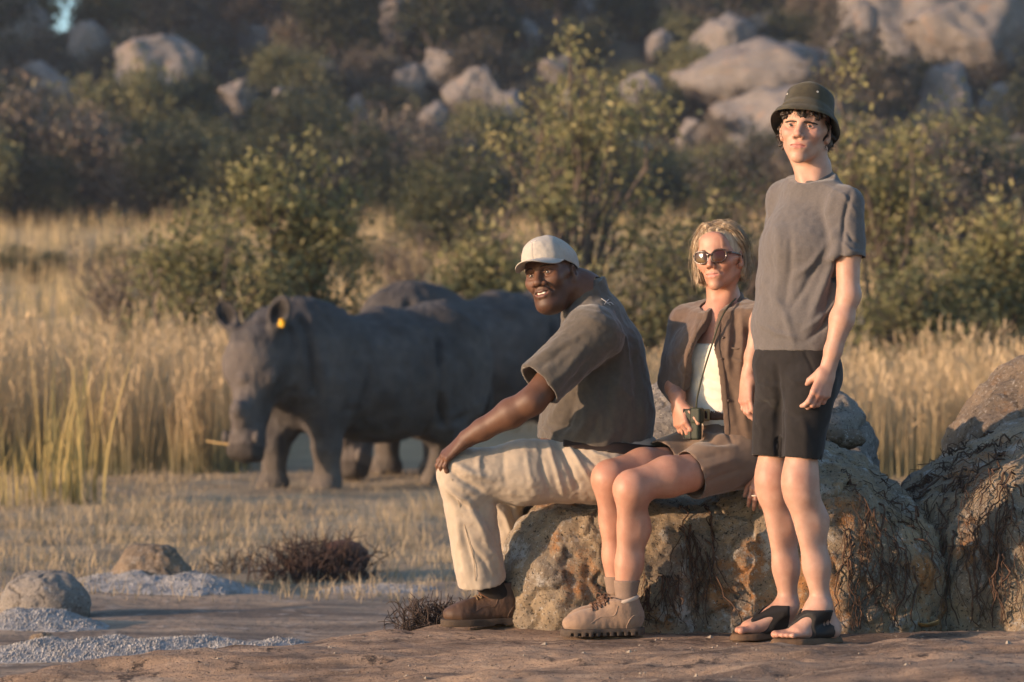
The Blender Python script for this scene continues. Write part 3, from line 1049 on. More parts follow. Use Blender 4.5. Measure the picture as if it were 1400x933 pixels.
# hillside cover
KINDS = [("h_dark", DARK, "dark green tree on the boulder-strewn hillside"), ("h_olive", OLIVE, "olive green tree on the boulder-strewn hillside"),
         ("h_dry", DRY, "brown dry-leaved tree on the boulder-strewn hillside"), ("h_grey", [(.10, .085, .062), (.085, .08, .045), (.12, .095, .07)], "grey-brown tree on the boulder-strewn hillside")]
rg = np.random.default_rng(77)
spots = []
tries = 0
while len(spots) < 290 and tries < 20000:
    tries += 1
    Y = 90 + 75 * rg.random() ** .95
    px = rg.uniform(-60, 1460)
    x = (px - 700) / (FPX / (Y - CAMY)); r = (1.1 + 2.6 * rg.random() ** 1.5) * (1 + .30 * (Y > 140))
    sc_ = FPX / (Y - CAMY); zt = float(soil_z(np.array([x]), np.array([Y]))[0]); pyb = 466.5 - (zt - CAMZ) * sc_; tw, th = r * 1.0 * sc_, r * 1.9 * sc_
    if abs(px - 85) < 46 and Y > 112: continue
    if any(Y < by_ + 1 and abs(px - bx_) < tw * .38 + bw_ * .19 and pyb - th < bp_ - bh_ * .10 and pyb > bp_ - bh_ * .5 for bx_, bp_, bw_, bh_, by_ in BOXES): continue
    if all((x - a) ** 2 + ((Y - b) * .8) ** 2 > (.55 * (r + q)) ** 2 for a, b, q in spots):
        spots.append((x, Y, r))
for i, (x, Y, r) in enumerate(spots):
    k = int(rg.choice(4, p=[.36, .24, .2, .2])); v = int(rg.integers(0, 2))
    key, pal, lab = KINDS[k]
    z = float(soil_z(np.array([x]), np.array([Y]))[0])
    hs = rg.uniform(.8, 1.25)
    size = "small" if r < 1.5 else ("large" if r > 2.6 else "middling")
    zone = "at the foot of the hillside" if Y < 112 else ("halfway up the boulder-strewn hillside" if Y < 150 else "high on the boulder-strewn hillside")
    lab = "%s %s tree %s" % (size, lab.split(" tree")[0], zone)
    bush("hillside_tree", "%s%d" % (key, v), (x, Y, z - .15), (r / 1.6, r / 1.6, r / 1.6 * hs), rg.uniform(0, 6.28), lab, "tree", lab.replace(" tree ", " trees "),
         ((100 + k * 7 + v, 3.2, 3.6, 6, .105, 5200 if k < 3 else 3400, pal), dict(clump=.36, base_clear=.18)))

# low scrub between the boulders
rg = np.random.default_rng(90)
n_c = 5600
Yc = 92 + 150 * rg.random(n_c); pxc = np.where(np.arange(n_c) < 2600, rg.uniform(-80, 1480, n_c), rg.uniform(-1000, 2500, n_c)); pxc = np.where((np.arange(n_c) >= 2600) & (pxc > -60) & (pxc < 1460), pxc + np.where(pxc > 700, 1500, -1500) * .6, pxc); Xc = (pxc - 700) / (FPX / (Yc - CAMY))
keep = fbm(np.stack([Xc, Yc, 0 * Xc], 1), .06, 3, 4) > -.35
Xc, Yc, pxc = Xc[keep], Yc[keep], pxc[keep]
Zc = soil_z(Xc, Yc); hc_ = rg.uniform(.35, 1.3, len(Xc)) * np.where((pxc < -60) | (pxc > 1460), 2.0, 1.0); kc = rg.integers(0, 3, len(Xc))
idx = np.repeat(np.arange(len(Xc)), 34)
d = rg.normal(0, 1, (len(idx), 3)); d /= np.linalg.norm(d, axis=1)[:, None]; d[:, 2] = np.abs(d[:, 2])
C = np.stack([Xc[idx], Yc[idx], Zc[idx]], 1) + d * (hc_[idx] * rg.uniform(.5, 1, len(idx)))[:, None] * A(1.3, 1.3, 1)
u = rg.normal(0, 1, C.shape); u /= np.linalg.norm(u, axis=1)[:, None]; v = rg.normal(0, 1, C.shape); v -= u * (u * v).sum(1)[:, None]; v /= np.linalg.norm(v, axis=1)[:, None]
s_ = rg.uniform(.12, .26, (len(C), 1)) * np.where((pxc < -60) | (pxc > 1460), 1.6, 1.0)[idx][:, None]
V = np.stack([C - u * s_, C - v * s_ * .5, C + u * s_, C + v * s_ * .5], 1).reshape(-1, 3)
cc = np.array([DARK[1], (.085, .072, .045), OLIVE[2]])[kc[idx]] * rg.uniform(.65, 1.25, (len(idx), 1))
ob = mobj("hillside_scrub", V, np.arange(len(V)).reshape(-1, 4), m_leaf, None, smooth=False, col=np.repeat(cc, 4, 0), base=(0, 150, 15))
tag(ob, "low dark scrub covering the hillside between boulders and trees", "scrub", kind="stuff")

# ------------------------------------------------------------------ dead twigs and roots
def strands(paths, r, n=3):
    return join(*[tube(p, np.linspace(r, r * .45, len(p)), n) for p in paths])


m_root = mat("dead_root", (.105, .060, .038), (.050, .032, .023), scale=25, rough=.9)
m_twig = mat("dead_twig", (.070, .050, .042), (.040, .030, .026), scale=25, rough=.9)


def root_curtain(rock, px0, px1, py0, py1, n, label, seed, length=(.15, .45), branch=.35):
    rg = np.random.default_rng(seed)
    bv = ROCKS[rock]; o = Vector((0, CAMY, CAMZ)); paths = []
    for i in range(n):
        d = (Vector(P(rg.uniform(px0, px1), rg.uniform(py0, py1), 0)) - o).normalized()
        h_ = bv.ray_cast(o, d)
        if h_[0] is None: continue
        lift_ = rg.uniform(.008, .045); p = np.array(h_[0]); L = rg.uniform(*length); st = .022; g = unit(A(rg.normal(0, .25), -.05, -1)); pts = [p]
        for k in range(int(L / st)):
            g = unit(g * .8 + A(rg.normal(0, .32), rg.normal(0, .12), -.35))
            q = pts[-1] + g * st
            nr = bv.find_nearest(Vector(q))
            if nr[0] is not None:
                nn = np.array(nr[1]); q = np.array(nr[0]) + nn * (.004 + lift_ * rg.random())
            if q[2] < .004: break
            pts.append(q)
        if len(pts) > 3: paths.append(np.array(pts))
    V, Q = join(strands(paths[::4], .0042, 4), strands(paths, .0020, 3))
    b = V.mean(0)
    ob = mobj("root_curtain", V, Q, m_root, None, base=(b[0], b[1], 0))
    tag(ob, label, "roots", "dead root curtains on the boulders", "stuff")
    return ob


root_curtain("root_boulder", 1255, 1400, 590, 760, 150, "thick curtain of dead roots hanging over the big brown boulder", 3, (.2, .55))
root_curtain("seat_boulder", 1150, 1262, 630, 780, 85, "dead roots hanging down the right end of the seat boulder", 4, (.15, .5))
root_curtain("seat_boulder", 925, 975, 690, 770, 35, "dead roots in the cleft of the seat boulder behind the woman's calf", 5, (.15, .4))
root_curtain("seat_boulder", 880, 930, 780, 830, 45, "dead root tangle at the foot of the seat boulder", 6, (.05, .15))


def twig_clump(name, label, cx, cy, cz, w, h, n, seed, m, cat="dead brush", r=.0028):
    rg = np.random.default_rng(seed); paths = []
    for i in range(n):
        p = A(cx + rg.normal(0, w * .35), cy + rg.normal(0, w * .25), cz); g = unit(A(rg.normal(0, .5), rg.normal(0, .4), 1)); pts = [p]
        for k in range(5):
            g = unit(g + rg.normal(0, .28, 3)); pts.append(pts[-1] + g * h * rg.uniform(.12, .24))
        paths.append(np.array(pts))
        for _ in range(2):
            k = int(rg.integers(1, 5)); q = [pts[k]]; gg = unit(g + rg.normal(0, .8, 3))
            for _ in range(3): q.append(q[-1] + gg * h * .12); gg = unit(gg + rg.normal(0, .3, 3))
            paths.append(np.array(q))
    V, Q = strands(paths, r, 3)
    o = mobj(name, V, Q, m, None, base=(cx, cy, cz))
    tag(o, label, cat)
    return o


_x, _y = (600 - 700) / 382., .62
twig_clump("dead_twigs", "low clump of dark dead twigs by the seated man's boot", _x, _y, max(float(slab_z(np.array([_x]), np.array([_y]))[0]), float(soil_z(np.array([_x]), np.array([_y]))[0])) - .01, .20, .16, 190, 5, m_twig)
x, y = gx(430, 790); twig_clump("dead_brush", "dark tangled dead brush lying beside the reddish stone", x, y, -.34, .36, .30, 230, 6, mat("dead_brush", (.075, .045, .036), (.04, .03, .027), scale=20, rough=.9), r=.0040)
x, y = gx(320, 785); twig_clump("dead_sprigs", "a few thin dark sprigs near the peaked stone", x, y, -.33, .16, .22, 26, 8, m_twig, r=.003)

# fallen leaves at the foot of the root boulder
m_fl = mat("fallen_leaf", (.42, .26, .10), (.30, .19, .085), scale=40, rough=.7)
m_fl2 = mat("fallen_leaf_grey", (.33, .28, .23), (.24, .20, .16), scale=40, rough=.8)
for k, (px, py, L_, a_, mm, lab) in enumerate(((1269, 862, .040, .2, m_fl, "orange fallen leaf by the roots"), (1303, 856, .060, -.2, m_fl2, "long grey fallen leaf by the roots"), (1322, 853, .050, .5, m_fl, "curled tan fallen leaf"), (1337, 851, .045, 1.0, m_fl2, "small grey fallen leaf behind the others"), (1352, 850, .035, .3, m_fl, "small tan fallen leaf"))):
    s = (py - 466.5) / 1.0; Y = FPX / s + CAMY; c = A((px - 700) / s, Y, .012)
    U = np.linspace(-1, 1, 9); Vl = []
    for u in U:
        w = .38 * (1 - u * u) ** .7
        for v in (-1, 0, 1): Vl.append((u * L_, v * w * L_, .012 * abs(v) * (1 + .3 * u) + .010 * u * u))
    Vl = np.array(Vl) @ Rz(a_).T + c
    Ql = np.array([(i * 3 + j, i * 3 + j + 1, i * 3 + j + 4, i * 3 + j + 3) for i in range(8) for j in range(2)])
    V2 = np.concatenate([Vl, Vl - A(0, 0, .0015)]); Q2 = np.concatenate([Ql, Ql[:, ::-1] + len(Vl)])
    ob = mobj("fallen_leaf", V2, Q2, mm, None, base=(c[0], c[1], 0)); tag(ob, lab, "leaf", "fallen leaves by the roots")
# ------------------------------------------------------------------ rhinoceroses
def build_rhino(low=0.0):
    """local frame: x forward, y to the animal's left, z up, feet at z = 0. Withers about 1.72 m"""
    F = Field((-1.75, -0.72, -0.03), (1.95, 0.72, 1.95), 0.0135)
    EARS = []
    # trunk
    F.ell((-0.30, 0, 1.03), (0.95, 0.56, 0.56), 0.10)
    F.ell((-0.95, 0, 1.16), (0.52, 0.46, 0.55), 0.12)          # croup
    F.ell((0.45, 0, 1.10), (0.58, 0.47, 0.56), 0.12)           # chest
    F.ell((0.62, 0, 1.40), (0.42, 0.26, 0.32), 0.15)           # withers hump
    F.ell((-0.20, 0, 0.90), (0.80, 0.50, 0.45), 0.12)          # belly
    F.cone((-1.1, 0, 1.50), (-0.2, 0, 1.52), 0.10, 0.09, 0.18)    # rump ridge
    # neck
    nk0, nk1 = A(0.75, 0, 1.22), A(1.16, 0.10, 1.14 - low)
    F.cone(nk0, nk1, 0.42, 0.31, 0.16, ax=(0, 0, 1), f=0.92)
    F.ell((1.00, 0.06, 1.44 - low * .7), (0.26, 0.18, 0.17), 0.14)          # nuchal hump
    # head, hanging and turned to the left (towards the viewer)
    hd = unit(A(0.24, 0.12, -0.96)); up = unit(A(0.86, 0.48, 0.25) - hd * (A(0.86, 0.48, 0.25) @ hd)); sd = np.cross(up, hd)
    H0 = A(1.22, 0.14, 1.33 - low)
    M = np.stack([hd, sd, up], 1)
    hp = lambda a, b, c: H0 + a * hd + b * sd + c * up
    F.ell(hp(0.20, 0, -0.05), (0.34, 0.235, 0.23), 0.10, M=M)       # skull
    F.cone(hp(0.1, 0, 0.03), hp(0.80, 0, -0.03), 0.180, 0.135, 0.10)
    F.cone(hp(0.25, 0, -0.16), hp(0.80, 0, -0.12), 0.165, 0.115, 0.08, ax=sd, f=0.95)   # jaw
    F.ell(hp(0.86, 0, -0.05), (0.17, 0.155, 0.16), 0.07, M=M)       # square muzzle
    F.box(hp(0.93, 0, -0.06), (0.10, 0.135, 0.12), 0.06, 0.05, M=M)
    F.ell(hp(0.66, 0, 0.13), (0.13, 0.09, 0.08), 0.06, M=M)         # horn base (dehorned)
    F.cone(hp(0.67, 0, 0.15), hp(0.65, 0, 0.225), 0.085, 0.065, 0.02)
    F.cone(hp(0.38, 0, 0.13), hp(0.37, 0, 0.175), 0.07, 0.05, 0.03)
    for s in (1, -1):
        F.ell(hp(0.30, s * 0.20, 0.04), (0.08, 0.05, 0.06), 0.05, M=M)      # brow
        F.ell(hp(0.36, s * 0.225, 0.01), (0.035, 0.03, 0.025), 0.03, 's', M=M)
        F.ell(hp(0.88, s * 0.155, 0.05), (0.035, 0.03, 0.03), 0.02, 's', M=M)    # nostrils
        F.ell(hp(0.86, s * 0.15, 0.09), (0.06, 0.03, 0.03), 0.03, M=M)
        # ears: tube-shaped, opening forwards
        e0 = hp(-0.06, s * 0.17, 0.06); ed = unit(sd * s * (0.55 if s < 0 else 0.30) + A(0, 0, 0.9))
        fw = unit(up + sd * 0.15); fw = unit(fw - ed * (fw @ ed)); sw = np.cross(ed, fw)
        Me = np.stack([ed, sw, fw], 1)
        F.cone(e0, e0 + ed * 0.12, 0.055, 0.06, 0.05)
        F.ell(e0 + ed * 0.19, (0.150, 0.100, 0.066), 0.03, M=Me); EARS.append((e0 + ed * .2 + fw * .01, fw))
        F.ell(e0 + ed * 0.205 + fw * 0.05, (0.130, 0.078, 0.078), 0.015, 's', M=Me)
    F.cone(hp(0.98, 0.15, -0.10), hp(0.98, -0.15, -0.10), 0.012, 0.012, 0.02, 's')
    # legs
    def fore(x, y, dx):
        F.cone((0.50 + dx * 0.2, y * 0.9, 0.98), (0.58 + dx * 0.6, y, 0.62), 0.25, 0.175, 0.12, ax=(0, 1, 0), f=1.1)
        F.cone((0.58 + dx * 0.6, y, 0.62), (0.60 + dx * 0.85, y, 0.42), 0.165, 0.142, 0.06)
        F.ell((0.60 + dx * 0.85, y, 0.42), (0.135, 0.13, 0.13), 0.05)
        F.cone((0.60 + dx * 0.85, y, 0.42), (0.58 + dx, y, 0.13), 0.122, 0.122, 0.05)
        F.ell((0.60 + dx, y, 0.075), (0.145, 0.135, 0.105), 0.05)
        for a in (-0.7, 0, 0.7):
            F.ell((0.60 + dx + 0.112 * math.cos(a), y + 0.105 * math.sin(a), 0.05), (0.045, 0.045, 0.055), 0.012)
    fore(0, 0.25, -0.06); fore(0, -0.25, 0.16)
    def hind(y, dx):
        F.ell((-0.98, y * 0.85, 0.98), (0.36, 0.22, 0.48), 0.10)                 # haunch
        F.cone((-0.92 + dx * .3, y, 0.85), (-0.86 + dx * .6, y, 0.62), 0.23, 0.165, 0.10)
        F.cone((-0.86 + dx * .6, y, 0.62), (-1.10 + dx, y, 0.42), 0.165, 0.125, 0.08)      # gaskin to hock
        F.ell((-1.13 + dx, y, 0.42), (0.12, 0.105, 0.12), 0.06)
        F.cone((-1.11 + dx, y, 0.40), (-1.03 + dx, y, 0.12), 0.118, 0.115, 0.06)
        F.ell((-1.00 + dx, y, 0.07), (0.145, 0.13, 0.10), 0.05)
        for a in (-0.7, 0, 0.7):
            F.ell((-1.00 + dx + 0.11 * math.cos(a), y + 0.10 * math.sin(a), 0.048), (0.05, 0.05, 0.05), 0.012)
    hind(0.25, 0.16); hind(-0.25, -0.16)
    # tail
    F.path([A(-1.44, 0.02, 1.28), A(-1.53, 0.03, 1.05), A(-1.54, 0.05, 0.75), A(-1.53, 0.05, 0.62)], [0.055, 0.035, 0.026, 0.03], 0.03)
    # keep it all above the ground
    F.plane((0, 0, 0.0), (0, 0, -1))
    V, Q = F.mesh(2)
    N = vnormals(V, Q)
    # deep hide folds
    disp = np.zeros(len(V))
    for pts, w, a in (
            ([A(0.28, .5, 1.55), A(0.22, .55, 1.2), A(0.30, .5, 0.85), A(0.36, .42, 0.66)], 0.036, -0.060),
            ([A(-0.62, .4, 1.50), A(-0.50, .52, 1.15), A(-0.52, .5, 0.85), A(-0.66, .42, 0.62)], 0.036, -0.064),
            ([A(0.86, .3, 1.50), A(0.84, .42, 1.20), A(0.80, .4, 0.92)], 0.036, -0.055),
            ([A(1.02, .3, 1.42), A(1.02, .36, 1.18), A(0.98, .3, 0.94)], 0.03, -0.04),
            ([A(0.34, .45, 0.74), A(0.55, .5, 0.72), A(0.76, .42, 0.76)], 0.03, -0.045),
            ([A(-0.78, .45, 0.62), A(-1.0, .45, 0.66), A(-1.2, .40, 0.72)], 0.03, -0.04)):
        for s in (1, -1):
            d, t = seg_dist(V * A(1, s, 1), pts)
            disp += a * np.exp(-(d / w) ** 2) - 0.3 * a * np.exp(-((d - 2.2 * w) / (1.6 * w)) ** 2) * (d < 0.25)
    ribs = np.sin(V[:, 0] * 26 + 2 * fbm(V, 2.2, 2)) * np.exp(-((V[:, 0] + 0.12) / 0.3) ** 2) * np.exp(-((V[:, 2] - 1.1) / 0.3) ** 2)
    disp += 0.010 * ribs + 0.016 * fbm(V, 3.5, 3) + 0.007 * fbm(V * A(1, 1, 0.5), 14, 3)
    V = V + N * disp[:, None]
    # hide colour: dusty grey, caked mud lower on the legs and face
    n1 = fbm(V, 2.5, 4, 3); n2 = fbm(V, 9, 3, 8)
    c = np.ones((len(V), 3)) * A(0.082, 0.074, 0.070)
    c *= (1 + 0.22 * n1 + 0.16 * n2)[:, None]
    dust = sstep(0.55, 0.05, V[:, 2] + 0.12 * n1)
    c = c * (1 - 0.5 * dust[:, None]) + 0.5 * dust[:, None] * A(0.20, 0.165, 0.13)
    hl = (V - H0) @ M
    face = sstep(0.0, 0.1, hl[:, 0]) * sstep(-0.02, 0.12, hl[:, 2]) * (np.abs(hl[:, 1]) < 0.3) * (hl[:, 0] < 1.2)
    c = c * (1 - 0.30 * face[:, None]) + 0.30 * face[:, None] * A(0.22, 0.18, 0.155)
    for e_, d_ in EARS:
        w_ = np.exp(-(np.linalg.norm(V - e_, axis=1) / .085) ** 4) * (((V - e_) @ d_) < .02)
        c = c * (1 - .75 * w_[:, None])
    ground = (hl[:, 0] > 0.92)[:, None] * (np.abs(hl[:, 2]) < 0.4)[:, None]
    c = np.where(ground, c * 0.55, c)
    parts = {}
    eyes = []
    for s in (1, -1):
        f = Field(hp(0.36, s * 0.205, 0.012) - 0.05, hp(0.36, s * 0.205, 0.012) + 0.05, 0.006)
        f.ell(hp(0.36, s * 0.205, 0.012), 0.026, 0)
        eyes.append(f.mesh())
    # ear tag on the left ear (the one nearer the neck side)
    s = 1
    e0 = hp(-0.06, s * 0.17, 0.06); ed = unit(sd * s * 0.30 + A(0, 0, 0.9))
    fw = unit(up + sd * 0.15); fw = unit(fw - ed * (fw @ ed)); sw = np.cross(ed, fw)
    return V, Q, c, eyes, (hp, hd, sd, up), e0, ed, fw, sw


RH = build_rhino()
RH2 = build_rhino(0.30)
m_hide = mat("rhino_hide", None, (0.72, 0.72, 0.74), scale=9, rough=0.85, bump=0.02, bscale=34, attr=True, spec=0.2)
m_rhino_eye = mat("rhino_eye", (0.01, 0.008, 0.006), rough=0.15, spec=0.6)
m_tag_yellow = mat("tag_yellow", (0.78, 0.42, 0.02), (0.6, 0.33, 0.02), scale=30, rough=0.5)
m_straw = mat("straw", (0.48, 0.33, 0.15), (0.34, 0.23, 0.10), scale=20, rough=0.8)


def place_rhino(loc, yaw, sc, label, eartag, RH=RH):
    t = thing("rhinoceros", loc, label, "rhinoceros", None)
    t.rotation_euler = (0, 0, yaw); t.scale = (sc,) * 3
    V, Q, c, eyes, fr, e0, ed, fw, sw = RH
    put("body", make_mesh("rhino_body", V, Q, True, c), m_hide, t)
    for k, (ev, ef) in enumerate(eyes):
        put("eye", make_mesh("rhino_eye", ev, ef), m_rhino_eye, t)
    if eartag:
        f = Field(e0 - 0.35, e0 + 0.35, 0.008)
        Me = np.stack([ed, sw, fw], 1)
        ctr = e0 + ed * 0.10 + fr[2] * 0.065 + fw * 0.055
        f.box(ctr, (0.034, 0.029, 0.008), 0.006, 0, M=Me)
        f.cone(ctr + ed * 0.03 - fw * 0.02, ctr + ed * 0.03 + fw * 0.02, 0.014, 0.014, 0.004)
        put("ear_tag", make_mesh("ear_tag", *f.mesh()), m_tag_yellow, t)
    return t


def rhino_at(px, Y, yaw, sc, label, eartag, RH=RH):
    x = (px - 700) / (FPX / (Y - CAMY))
    xs = x + np.array([-1, 0, 1.0, 0, 0]); yy = Y + np.array([0, 0, 0, -.8, .8])
    z = float(soil_z(xs, yy).mean())
    return place_rhino((x, Y, z - .02), yaw, sc, label, eartag, RH)


rhino1 = rhino_at(488, 16.0, math.pi + R(42), 1.0, "dark grey dehorned rhinoceros with a yellow ear tag, head lowered towards the grass", True)
rhino2 = rhino_at(645, 18.9, math.pi + R(34), 1.11, "second rhinoceros half hidden behind the tagged one and the seated man", False, RH2)

stalk = spline([P(282, 603, 14.9), P(298, 606, 14.85), P(318, 608, 14.8)], 5)
V, Q = tube(stalk, .009, 5)
o = mobj("grass_stalk", V, Q, m_straw, None, base=tuple(stalk[1]))
tag(o, "pale grass stalk sticking out of the tagged rhinoceros's mouth", "grass stalk")
# ------------------------------------------------------------------ people: shared builders
def frame(yaw, pitch=0.0, roll=0.0):
    """columns: the person's right, forward, up. yaw turns from the viewer's side towards -x, pitch looks up"""
    y = A(-math.sin(yaw), -math.cos(yaw), 0); z = A(0, 0, 1); x = np.cross(y, z)
    y, z = y * math.cos(pitch) + z * math.sin(pitch), z * math.cos(pitch) - y * math.sin(pitch)
    x2 = x * math.cos(roll) - z * math.sin(roll)
    z2 = z * math.cos(roll) + x * math.sin(roll)
    return np.stack([x2, y, z2], 1)


def arm(F, sh, el, wr, r, k=0.02):
    """upper arm and forearm with their taper: r = shoulder, mid upper arm, elbow, mid forearm, wrist"""
    sh, el, wr = map(np.asarray, (sh, el, wr))
    m1 = sh * 0.45 + el * 0.55; m2 = el * 0.68 + wr * 0.32
    F.path([sh, m1, el, m2, el * .25 + wr * .75, wr], [r[0], r[1], r[2], r[3], r[4] * 1.16, r[4]], k)


def hand(F, W, d, n, thumb, sz=1.0, curl=(25, 35, 25), spread=4.0, thumb_in=0.5, extra=(0, 0, 0, 0), tcurl=15):
    """W wrist, d along the palm, n back of the hand, thumb: which way the thumb lies"""
    W = np.asarray(W, float); d = unit(d); n = unit(n - d * (np.asarray(n) @ d)); l = np.cross(d, n)
    if l @ np.asarray(thumb) < 0: l = -l
    S = sz
    F.cone(W - d * .02 * S, W + d * .03 * S, .026 * S, .027 * S, .015, ax=n, f=1.35)
    offs = (0.029, 0.010, -0.009, -0.027)
    lens = (0.074, 0.083, 0.077, 0.060)
    bl = (0.092, 0.096, 0.091, 0.083)
    for i in range(4):
        b = W + d * bl[i] * S + l * offs[i] * S + n * (0.003 - abs(i - 1.3) * 0.0025) * S
        F.cone(W + d * .022 * S + l * offs[i] * .62 * S, b, .0155 * S, .0115 * S, .012 * S)
        q = rotv(d, n, R(spread * (1.2 - i)) * (1 if np.cross(n, d) @ l > 0 else -1))
        axx = np.cross(n, q)
        p = b; a = 0
        for j, fr_ in enumerate((0.47, 0.30, 0.23)):
            a += R(curl[j] + extra[i] * (0.6 if j else 1))
            dd = rotv(q, axx, a)
            # bend towards the palm (away from n)
            if (rotv(q, axx, 0.3) - q) @ n > 0: dd = rotv(q, axx, -a)
            p2 = p + dd * lens[i] * fr_ * S
            F.cone(p, p2, (.0098 - .001 * j - (.0012 if i == 3 else 0)) * S, (.0090 - .001 * j - (.0012 if i == 3 else 0)) * S, .004 * S)
            F.ell(p + n * .001, .0101 * S - .0012 * j * S, .004)
            p = p2
    t0 = W + d * .020 * S + l * .020 * S - n * .006 * S
    td = unit(d * (1 - .35 * thumb_in) + l * (.85 - .5 * thumb_in) - n * .45 * thumb_in)
    t1 = t0 + td * .046 * S
    td2 = unit(rotv(td, n, -R(tcurl) * (1 if np.cross(n, d) @ l > 0 else -1)) - n * .15)
    t2 = t1 + td2 * .034 * S
    t3 = t2 + unit(td2 - l * .15) * .026 * S
    F.cone(t0, t1, .0165 * S, .012 * S, .012 * S)
    F.cone(t1, t2, .0112 * S, .0102 * S, .005 * S)
    F.cone(t2, t3, .0102 * S, .0080 * S, .004 * S)


HP = dict(jaw=1.0, fat=0.0, nose=1.0, lips=1.0, smile=0.0, open=0.0, lid=0.0056, brow=1.0, ear=1.0, chin=1.0)


def head(c, M, sc=1.0, neck=(), neck_r=(0.056, 0.06), extra=None, h=0.0021, below=0.20, **kw):
    """head and neck as one surface; face details in the head's own frame (x right, y forward, z up)"""
    p = dict(HP); p.update(kw)
    c = np.asarray(c, float)
    loc = lambda w: (np.asarray(w, float) - c) @ M / sc
    F = Field((-0.125, -0.15, -below), (0.125, 0.14, 0.14), h)
    j = p['jaw']; ft = p['fat']
    F.ell((0, -0.018, 0.033), (0.0745, 0.096, 0.087), 0)
    F.ell((0, 0.030, -0.005), (0.064, 0.064, 0.078), 0.03)
    F.ell((0, 0.028, -0.048), ((0.049 + ft * .5) * j, 0.058 + ft * .3, 0.057 + ft * .2), 0.03)
    for s in (1, -1):
        F.cone((s * (0.055 + ft * .6) * j, -0.012, -0.050), (s * 0.013 * p['chin'], 0.071, -0.101 - ft * .15), 0.016 + ft * .5, 0.011, 0.028)
        F.ell((s * 0.040, 0.066, -0.022), (0.023 + ft * .4, 0.022, 0.022), 0.02)          # cheek
        F.cone((s * 0.052, 0.060, 0.024), (s * 0.012, 0.089, 0.021), 0.010, 0.010 * p['brow'], 0.02)        # brow
        F.cone((s * .066, .02, .0), (s * .05, .062, -.012), .011, .010, .02)              # cheekbone
    F.ell((0, 0.073, -0.101 - ft * .1), (0.017 * p['chin'], 0.015, 0.014), 0.02)
    if ft > 0: F.ell((0, 0.035, -0.105), (0.05, 0.05, 0.03), 0.03)
    F.ell((0, 0.070, 0.062), (0.05, 0.025, 0.035), 0.03)                             # forehead
    for s in (1, -1):
        F.ell((s * 0.0315, 0.096, 0.004), (0.0195, 0.015, 0.0115), 0.014, 's')      # socket
        F.ell((s * 0.0315, 0.0775, 0.0035), (0.0160, 0.0150, 0.0135), 0.004)        # lids
        F.ell((s * 0.0315, 0.0935, 0.0024), (0.0142, 0.0125, p['lid']), 0.0015, 's')
        F.cone((s * .0165, .0880, .0062), (s * .047, .0800, .0056), .0034, .0030, .003)   # upper lid fold
    w = p['nose']
    F.cone((0, 0.090, 0.012), (0, 0.112, -0.026), 0.0085 * (.5 + .5 * w), 0.0105 * (.6 + .4 * w), 0.012)
    F.ell((0, 0.112, -0.030), (0.0125 * w, 0.012, 0.010), 0.006)
    for s in (1, -1):
        F.ell((s * 0.0135 * w, 0.102, -0.034), (0.0088 * w, 0.011, 0.0085), 0.005)
        F.ell((s * 0.0075 * w, 0.108, -0.0415), (0.0042 * w, 0.006, 0.004), 0.003, 's')
    F.ell((0, 0.080, -0.062), (0.034, 0.018, 0.022), 0.02)                            # muzzle
    L = p['lips']; sm = p['smile']; op = p['open']
    zu, zl = -0.0585 + op * .3, -0.0710 - op
    mw = 0.0255 + sm * 0.006
    cz = sm * 0.0085
    F.path([A(-mw, 0.0845 - sm * .004, -0.0645 + cz), A(-.008, .0942, zu), A(0, .0947, zu - .0012), A(.008, .0942, zu), A(mw, .0845 - sm * .004, -0.0645 + cz)], [.0030, .0050 * L, .0048 * L, .0050 * L, .0030], 0.005)
    F.path([A(-mw, 0.0835 - sm * .004, -0.0652 + cz), A(-.009, .0922, zl), A(.009, .0922, zl), A(mw, .0835 - sm * .004, -0.0652 + cz)], [.0028, .0058 * L, .0058 * L, .0028], 0.005)
    zm = (zu + zl) / 2 - .0002
    F.path([A(-mw - .001, .0885 - sm * .004, -.0648 + cz), A(-.010, .1003, zm), A(.010, .1003, zm), A(mw + .001, .0885 - sm * .004, -.0648 + cz)], [.0015, .0024 + op * .62, .0024 + op * .62, .0015], 0.003, 's')
    if sm:
        for s in (1, -1):
            F.cone((s * .021, .098, -.038), (s * (.036), .080, -.058), .002, .002, .010, 's')
    for s in (1, -1):
        e = p['ear']
        Me = np.stack([unit(A(1, -0.35 * s * s, 0) * A(s, 1, 1)), unit(A(0.35 * s, 1, -0.15)), A(0, 0.15, 1)], 1)
        F.ell((s * 0.079, -0.014, -0.004), (0.010, 0.020 * e, 0.032 * e), 0.008, M=Me)
        F.ell((s * 0.086, -0.010, 0.002), (0.008, 0.011 * e, 0.019 * e), 0.004, 's', M=Me)
        F.ell((s * 0.0765, -0.004, -0.030), (0.008, 0.010, 0.010), 0.008)
    nk = [A(0, -0.022, -0.055)] + [loc(q) for q in neck]
    rr = list(np.linspace(neck_r[0], neck_r[1], len(nk)))
    F.path(nk, rr, 0.025)
    for s in (1, -1):
        F.cone((s * .062, -.03, -.045), nk[-1] + A(s * .012, .055, -.01), .012, .012, .022)   # neck muscles
    if extra: extra(F, loc)
    V, Q = F.mesh(1)
    return V, Q, V.copy(), (lambda X: np.asarray(X) * sc @ M.T + c)


